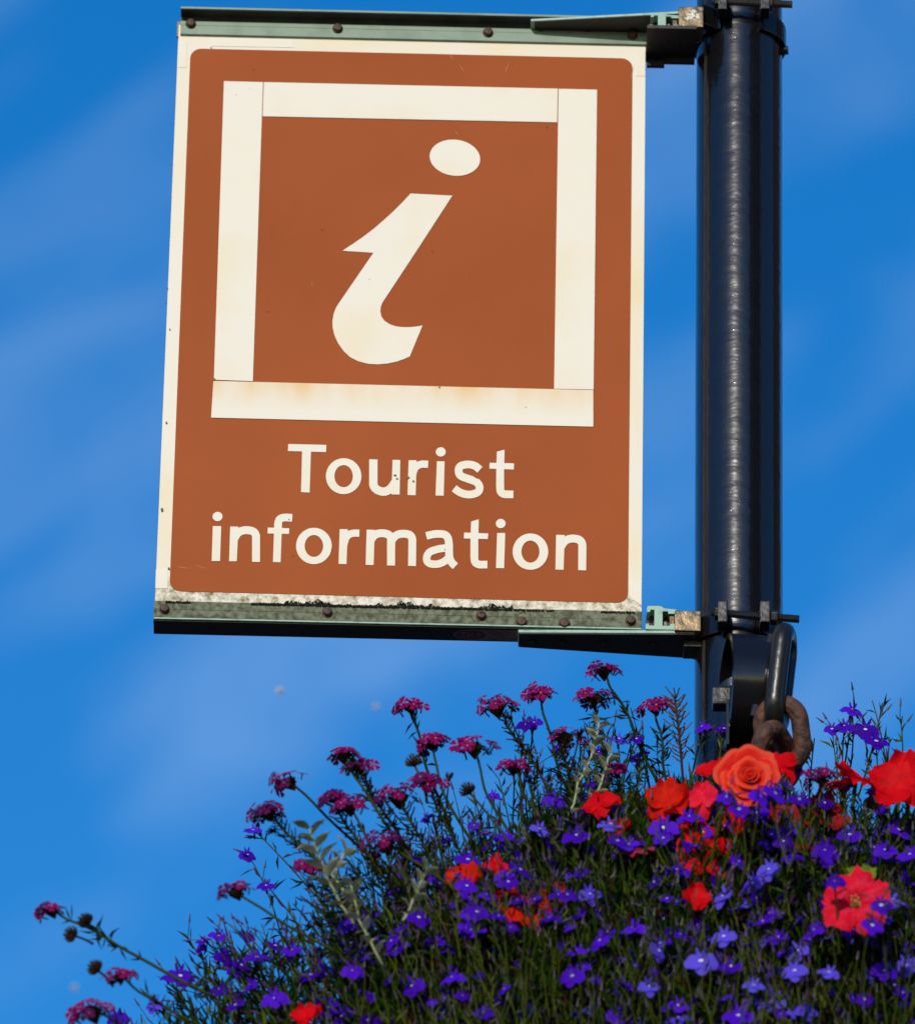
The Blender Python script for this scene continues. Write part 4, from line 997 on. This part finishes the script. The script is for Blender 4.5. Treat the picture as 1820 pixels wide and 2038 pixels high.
for a_ in ((1462, 1640, -.20, 36, red_m, (.1, -.9, .3), 'red petals half hidden just beneath the coral double bloom', 4), (1372, 1655, -.205, 34, red_m, (-.3, -.9, .1), 'red petals among stems below the pink-red partly hidden bloom', 4),
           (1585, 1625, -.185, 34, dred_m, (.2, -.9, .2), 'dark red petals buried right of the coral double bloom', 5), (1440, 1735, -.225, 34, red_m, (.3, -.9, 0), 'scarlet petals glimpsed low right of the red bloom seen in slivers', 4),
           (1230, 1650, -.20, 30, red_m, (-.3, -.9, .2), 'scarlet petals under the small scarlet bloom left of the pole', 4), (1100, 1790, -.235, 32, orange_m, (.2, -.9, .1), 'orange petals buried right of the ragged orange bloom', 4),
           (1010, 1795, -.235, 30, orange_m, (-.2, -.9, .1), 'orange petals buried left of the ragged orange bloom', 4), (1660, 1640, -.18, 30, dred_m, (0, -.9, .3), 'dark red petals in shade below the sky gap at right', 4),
           (1330, 1650, -.20, 30, orange_m, (0, -.9, .3), 'orange-red petals below the orange-red bloom left of the coral one', 4), (1545, 1620, -.19, 28, dred_m, (0, -.9, .2), 'dark red petals under the right half of the coral double bloom', 4)):
    bloom_single(*a_)
V = Vector
def lime_leaves():
    lm = mat('lime_leaf', (0.16, 0.24, 0.018), .6, trans=.3, spec=.1)
    t = empty('petunia_leaf_sprig', at(1715, 1775, -.30), 'lime green leaves just above the open pink-red petunia', 'leaf sprig')
    for px, py, an, l in ((1700, 1752, 20, .030), (1690, 1748, 100, .024), (1735, 1750, -30, .026), (1712, 1738, 60, .022)):
        v, f = petal_grid(l, l*.75, lambda tt: math.sin(math.pi*min(1, .1+.86*tt))*(1+.18*math.sin(tt*18)), curl=.3, cup=.2, nl=8, nw=2)
        c = at(px, py, -.33); mm = Matrix.Rotation(R(an), 3, 'Y') @ Matrix.Rotation(R(62), 3, 'X')
        mk('leaf', [c+mm @ Vector(q) for q in v], f, lm, t, smooth=True, recalc=False)
    b = MB(); b.tube([at(1712, 1745, -.325), at(1718, 1800, -.29)], .0012, .0016, 5); b.build('stem', stem_m, t)
lime_leaves()
def back_post():
    p0 = at(1776, 1650, .10)
    t = empty('black_post', (p0.x, p0.y, 0), 'second black post glimpsed behind the flowers at the right edge', 'post')
    b = MB(); b.tube([(p0.x, p0.y, 0.003), (p0.x, p0.y, p0.z)], .016, .016, 32); b.build('shaft', black, t, smooth=False)
    b = MB(); b.tube([(p0.x, p0.y, p0.z), (p0.x, p0.y, p0.z+.006)], .019, .015, 32); b.build('cap', black, t)
back_post()
bloom_rose(1492, 1550, -.30, 46, coral_m, (-.06, -.93, .04), 'large coral double bloom like a rose in front of the pole')
bloom_single(1418, 1532, -.20, 34, red_m, (-.5, -.8, .4), 'scarlet bloom close against the left of the coral double bloom', 4)
bloom_single(1548, 1522, -.20, 40, red_m, (.3, -.9, .5), 'scarlet bloom peeping out behind the right of the coral double bloom', 5)
bloom_single(1797, 1556, -.22, 64, red_m, (-.30, -.85, .05), 'big scarlet bloom at the right edge against the sky', 5, cupv=.12)
bloom_single(1703, 1552, -.17, 50, red_m, (.25, -.35, .9), 'scarlet bloom tilted up to the sky, left of the big scarlet one', 5)
bloom_petunia(1668, 1556, -.14, 40, red_m, (-.3, -.2, .9), 'small red bloom beside the sky gap between the purple verbena and the big scarlet bloom', throat=red_m)
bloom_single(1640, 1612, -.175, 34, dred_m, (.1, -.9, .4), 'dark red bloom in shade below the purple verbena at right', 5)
bloom_petunia(1700, 1790, -.34, 68, pink_m, (-.12, -.9, .10), 'open pink-red petunia with a pale yellow throat at lower right', ruf=.15)
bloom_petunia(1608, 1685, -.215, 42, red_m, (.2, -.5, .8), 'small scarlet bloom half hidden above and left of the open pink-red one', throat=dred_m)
bloom_single(1195, 1600, -.19, 36, red_m, (-.3, -.9, .3), 'small scarlet bloom below the silver sprigs left of the pole', 4)
bloom_single(1330, 1600, -.20, 46, orange_m, (-.2, -.9, .35), 'orange-red bloom left of the coral double bloom', 5)
bloom_single(1398, 1590, -.215, 36, pink_m, (-.4, -.9, .0), 'pink-red bloom partly hidden below left of the coral double bloom', 4)
bloom_petunia(1400, 1690, -.222, 58, red_m, (.1, -.9, .1), 'red bloom seen in slivers through the stems under the coral double bloom', throat=dred_m)
bloom_petunia(1262, 1692, -.225, 38, dusky_m, (-.2, -.5, .9), 'dusky pink faded bloom amid the stems left of centre', throat=dusky_m)
bloom_single(928, 1750, -.225, 38, orange_m, (-.5, -.85, .1), 'orange-red bloom at the left edge of the lobelia mass', 4)
bloom_single(985, 1728, -.20, 26, red_m, (.3, -.85, .4), 'small red bloom just right of the orange-red one at left', 4)
bloom_petunia(1050, 1808, -.255, 48, orange_m, (0, -.85, .4), 'ragged orange bloom in the middle of the lobelias', throat=orange_m, ruf=.2)
bloom_single(1385, 1790, -.262, 30, red_m, (.1, -.9, .2), 'small red bloom low among the lobelias under the coral bloom', 4)
bloom_single(610, 2026, -.30, 30, red_m, (-.2, -.85, .45), 'single dark scarlet bloom at the bottom edge on the left', 4)
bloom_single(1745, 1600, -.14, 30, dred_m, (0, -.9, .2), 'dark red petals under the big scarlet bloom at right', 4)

# --- lobelia clumps: stems, leaves, buds and flowers
YT = [(150, 2100), (230, 2030), (300, 1975), (420, 1905), (600, 1865), (750, 1810), (880, 1735), (1000, 1680), (1090, 1605), (1200, 1590), (1320, 1565), (1400, 1555), (1500, 1575), (1600, 1600), (1700, 1625), (1950, 1615)]
def ytop(x):
    for (a, b), (c, d) in zip(YT[:-1], YT[1:]):
        if a <= x <= c: return b+(d-b)*(x-a)/(c-a)
    return 2100
def Ysurf(px, py):
    e2 = ((px-1520)/1350)**2+((py-2300)/800)**2
    return -.06-.27*math.sqrt(max(0, 1-e2))
CL = {}
CLAB = {'a0': 'lobelia clump straggling out at the far left against the sky', 'a1': 'lobelia clump along the bottom edge at far left, round the dark scarlet bloom',
        'b0': 'lobelia clump below the silver sprigs, at the upper left slope of the mass', 'b1': 'lobelia clump at the bottom edge left of centre',
        'c0': 'lobelia clump round the ragged orange bloom', 'c1': 'lobelia clump at the bottom edge below the ragged orange bloom',
        'd0': 'lobelia clump left of the coral double bloom', 'd1': 'lobelia clump of paler blue flowers at the bottom edge right of centre',
        'e0': 'lobelia clump directly under the coral double bloom', 'e1': 'lobelia clump at the bottom edge under the coral double bloom',
        'f0': 'lobelia clump round the open pink-red petunia', 'f1': 'lobelia clump in the bottom right corner',
        's': 'lobelia sprig with violet flowers standing against the sky right of the pole'}
def clump_key(px, py):
    if px > 1630 and py < 1525: return 's'
    i = 0 if px < 620 else 1 if px < 920 else 2 if px < 1150 else 3 if px < 1400 else 4 if px < 1620 else 5
    return 'abcdef'[i]+('0' if py < (1960 if i < 1 else 1860) else '1')
def clump(key):
    if key not in CL:
        base = BC+Vector(({'a': -.25, 'b': -.2, 'c': -.1, 'd': 0, 'e': .05, 'f': .15, 's': .12}[key[0]], 0, .03))
        t = empty('lobelia_clump', base, CLAB[key], 'lobelia', 'lobelia clumps filling the basket')
        CL[key] = (t, MB(), MB(), MB())
    return CL[key]
def lob_stem(px, py, flower, dY=0.0, pale=False, length=None, size=None, nleaf=14, Y=None, el=None, az=None):
    if Y is None: Y = Ysurf(px, py)+rnd.uniform(0, .05)+dY
    tip = at(px, py, Y)
    t, st, lf, bd = clump(clump_key(px, py))
    l = length or rnd.uniform(.05, .13)
    down = Vector((.30*max(0, (1250-px)/1000)+rnd.uniform(-.25, .25), rnd.uniform(.1, .7), -1)).normalized()
    if px < 700: down = Vector((rnd.uniform(.25, .8), rnd.uniform(.1, .5), -.55)).normalized()
    base = tip+down*l; mid = tip+down*l*.45+rv(.010)
    path = bez(tip, mid, base, 7); st.tube(path, .0007, .0011, 4)
    for k in range(nleaf):
        x = rnd.uniform(.04, .99)*6; i = min(int(x), 5); p = path[i].lerp(path[i+1], x-i); d = (path[i]-path[i+1]).normalized()
        e = (d*rnd.uniform(.3, 1.1)+rv(.8)).normalized()
        mi = rnd.choices((0, 1, 2, 3, 4), (.22, .40, .24, .08, .06))[0]
        lf.leaf(p, e, rv(1), rnd.uniform(.008, .021), rnd.uniform(.0011, .0030), mi)
    # buds on short stalks
    for k in range(2):
        i = rnd.randint(0, 2); d = (path[i]-path[i+1]).normalized(); e = (d+rv(.7)).normalized(); q = path[i]+e*rnd.uniform(.008, .016)
        st.tube([path[i], q], .0005, .0005, 3); bd.tube([q-e*.001, q+e*.003, q+e*.0075], .0013, .0004, 5)
    if flower:
        el = rnd.uniform(5, 58) if el is None else el; az = rnd.gauss(-6, 32) if az is None else az
        n = Vector((math.sin(R(az))*math.cos(R(el)), -math.cos(R(az))*math.cos(R(el)), math.sin(R(el))))
        sz = size or rnd.uniform(.0185, .0245)
        me = rnd.choice(LOBB) if pale else rnd.choice(LOB)
        place('flower', me, tip, n, sz, t, rnd.uniform(-.3, .3))
# flowers whose places the photograph shows clearly
for px, py, pl, s_ in [(1230, 1470, 1, 22), (1045, 1441, 0, 19), (1062, 1437, 0, 16), (1113, 1487, 0, 17), (980, 1582, 0, 15), (1680, 1444, 0, 20), (1695, 1412, 0, 22), (1722, 1450, 0, 26), (1742, 1474, 0, 24), (1655, 1450, 0, 16), (1482, 1476, 0, 24),
        (1440, 1450, 0, 19), (1397, 1446, 0, 18), (358, 1940, 0, 27), (335, 1945, 0, 16), (492, 1700, 0, 17), (505, 1652, 0, 18), (530, 1762, 0, 18), (435, 1862, 0, 19), (445, 1905, 0, 22), (510, 1905, 0, 24), (548, 1882, 0, 22), (480, 1920, 0, 18), (545, 1985, 0, 26), (580, 1890, 0, 19),
        (930, 1710, 0, 25), (1145, 1662, 0, 27), (872, 1744, 0, 22), (832, 1824, 0, 24), (1033, 1730, 0, 28), (1100, 1592, 0, 24), (1000, 1662, 0, 20), (1215, 1640, 1, 27), (1150, 1820, 0, 20), (1172, 1778, 1, 27), (1140, 1940, 0, 26), (1260, 1845, 0, 24), (1195, 1870, 0, 26), (1440, 1862, 1, 27), (1310, 1890, 1, 26),
        (1395, 1910, 1, 32), (1455, 1922, 0, 22), (1350, 2000, 0, 20), (1290, 1962, 1, 24), (1440, 1782, 1, 30), (1497, 1756, 1, 28), (1530, 1728, 1, 26), (1505, 1617, 0, 26), (1540, 1575, 0, 30), (1515, 1580, 0, 26), (1370, 1625, 0, 25), (1320, 1645, 0, 28), (1560, 1660, 0, 22), (1640, 1690, 0, 26), (1690, 1660, 0, 24), (1785, 1650, 0, 28), (1760, 1690, 0, 22), (1810, 1700, 0, 24),
        (1775, 1790, 1, 28), (1760, 1825, 1, 20), (1700, 1850, 0, 22), (1620, 1850, 0, 20), (1580, 1930, 1, 26), (1650, 1935, 1, 22), (940, 1850, 0, 24), (870, 1875, 0, 20), (780, 1870, 0, 22), (1760, 1930, 0, 24), (700, 1930, 0, 22), (620, 1940, 0, 22), (470, 2000, 0, 20), (820, 1960, 0, 24), (900, 1945, 0, 24), (1540, 1990, 1, 26), (1500, 1960, 1, 22), (1230, 2020, 0, 24), (1470, 2020, 0, 28)]:
    edge = py < ytop(px)+30
    lob_stem(px, py, True, dY=-.03 if not edge else 0, pale=bool(pl), length=.10 if edge else None, size=s_*(.00098 if pl else .00108), el=rnd.uniform(8, 46), az=rnd.gauss(-4, 20))
# the rest of the mass
cnt = 0
while cnt < 1150:
    px, py = rnd.uniform(230, 1860), rnd.uniform(1520, 2120)
    yt = ytop(px)
    if py < yt-25 or (py < yt+15 and rnd.random() < .6): continue
    if px < 650 and rnd.random() < .45: continue
    cl_ = math.sin(px*.021+1.3*math.sin(py*.017))+math.sin(py*.031+1.1*math.sin(px*.013))
    fl = rnd.random() < (.20 if px < 650 else .37+.20*cl_)
    lob_stem(px, py, fl, pale=rnd.random() < (.45 if px > 1150 and py > 1850 else .10), dY=rnd.uniform(-.01, .05) if fl else rnd.uniform(-.02, .06), nleaf=16, size=rnd.choice((rnd.uniform(.013, .019), rnd.uniform(.017, .024), rnd.uniform(.020, .027))))
    cnt += 1
for i in range(620):
    px, py = rnd.uniform(560, 1850), rnd.uniform(1560, 2080)
    if py < ytop(px)+10: continue
    lob_stem(px, py, True, dY=rnd.uniform(-.02, .03), nleaf=6, size=rnd.uniform(.009, .018), el=rnd.uniform(-20, 75), az=rnd.uniform(-140, 140))
# bare thin stalks standing up through the front of the mass
for i in range(380):
    px, py = rnd.uniform(560, 1850), rnd.uniform(1560, 2100)
    if py < ytop(px)-10: continue
    Y = Ysurf(px, py)-rnd.uniform(0, .03); a = at(px, py, Y); l = rnd.uniform(.03, .075)
    dn = Vector((rnd.gauss(.05 if px > 1000 else .3, .25), .25, -1)).normalized(); t, st, lf, bd = clump(clump_key(px, py))
    st.tube(bez(a, a+dn*l*.5+rv(.007), a+dn*l, 5), .0005, .0007, 4)
    if rnd.random() < .6: bd.tube([a, a-dn*.003, a-dn*.008], .0013, .0005, 5)
for i in range(140):
    px = rnd.uniform(580, 1310); lob_stem(px, ytop(px)-rnd.uniform(5, 135), rnd.random() < .10, length=rnd.uniform(.08, .13), nleaf=9, size=.015)
# stems and flowers standing in front of the red blooms
for px, py, s_ in ((1540, 1577, .031), (1512, 1584, .027), (1470, 1610, .022), (1590, 1590, .022), (1445, 1585, .020), (1660, 1752, .020), (1752, 1800, .022), (1735, 1840, .022)):
    lob_stem(px, py, True, Y=-.365, size=s_, length=.07, nleaf=6, el=rnd.uniform(10, 35), az=rnd.gauss(0, 18))
for i in range(95):
    px, py = rnd.choice(((rnd.uniform(1150, 1700), rnd.uniform(1590, 1780)), (rnd.uniform(900, 1130), rnd.uniform(1730, 1850))))
    lob_stem(px, py, rnd.random() < .25, Y=Ysurf(px, py)-rnd.uniform(.0, .04), length=rnd.uniform(.05, .09), nleaf=12, size=rnd.uniform(.015, .023))
# straggling stems, no flowers, rising out of the slope
for i in range(75):
    px = rnd.choice((rnd.uniform(330, 1400), rnd.uniform(380, 900), rnd.uniform(1560, 1800))); lob_stem(px, ytop(px)-rnd.uniform(0, 70), rnd.random() < .22, length=rnd.uniform(.06, .12), nleaf=10, size=.016)
for px, py in ((1735, 1395), (1755, 1400), (1790, 1425), (1770, 1470), (1665, 1500), (1620, 1470), (1700, 1400)): lob_stem(px, py, False, length=.10, nleaf=9)
# deep dark leaves at the heart of the mass
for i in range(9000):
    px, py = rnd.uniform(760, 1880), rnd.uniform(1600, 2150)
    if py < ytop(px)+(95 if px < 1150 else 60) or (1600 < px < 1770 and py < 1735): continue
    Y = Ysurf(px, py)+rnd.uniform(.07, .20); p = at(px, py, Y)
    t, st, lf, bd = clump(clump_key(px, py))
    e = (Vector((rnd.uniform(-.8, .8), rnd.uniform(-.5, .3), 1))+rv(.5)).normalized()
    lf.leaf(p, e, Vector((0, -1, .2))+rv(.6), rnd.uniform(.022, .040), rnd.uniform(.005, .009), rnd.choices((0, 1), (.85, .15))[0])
# inner leaves that close the mass
for i in range(27000):
    px, py = rnd.uniform(300, 1860), rnd.uniform(1560, 2140)
    yt = ytop(px)+18
    if py < yt: continue
    if px < 760 and rnd.random() < .80-.60*(px-300)/460: continue
    if px < 1050 and py < yt+90 and rnd.random() < .6: continue
    if 1600 < px < 1760 and py < 1720 and rnd.random() < .5: continue
    Y = Ysurf(px, py)+.015+abs(rnd.gauss(0, .075)); p = at(px, py, Y)
    t, st, lf, bd = clump(clump_key(px, py))
    e = (Vector((rnd.uniform(-.7, .5), rnd.uniform(-.7, .2), 1))+rv(.35)).normalized()
    lf.leaf(p, e, Vector((0, -1, .3))+rv(.9), rnd.uniform(.012, .032), rnd.uniform(.0012, .0034), rnd.choices((0, 1, 2, 3, 4), (.36, .34, .17, .08, .05))[0])
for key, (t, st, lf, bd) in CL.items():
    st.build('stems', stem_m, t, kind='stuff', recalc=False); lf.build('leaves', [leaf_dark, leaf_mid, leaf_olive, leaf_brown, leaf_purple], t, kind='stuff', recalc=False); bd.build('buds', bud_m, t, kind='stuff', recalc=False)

# floating seeds drifting in the sky
for px, py, r, Y, lab in ((557, 1375, .0042, -.9, 'white fluffy seed drifting in the sky below the sign'), (748, 1407, .0030, -1.2, 'faint fluffy seed drifting in the sky right of the brighter one'), (148, 1966, .0034, -1.2, 'faint fluffy seed drifting near the lower left corner')):
    c = at(px, py, Y); t = empty('floating_seed', c, lab, 'seed', 'seeds drifting in the air'); b = MB()
    for k in range(60):
        d = rv(1).normalized(); b.tube([c, c+d*r], .00025, .0002, 3)
    b.build('fluff', fluff_m, t, kind='stuff'); b = MB(); b.tube([c-V((0, 0, .001)), c+V((0, 0, .001))], .0006, .0004, 5); b.build('kernel', calyx_m, t)
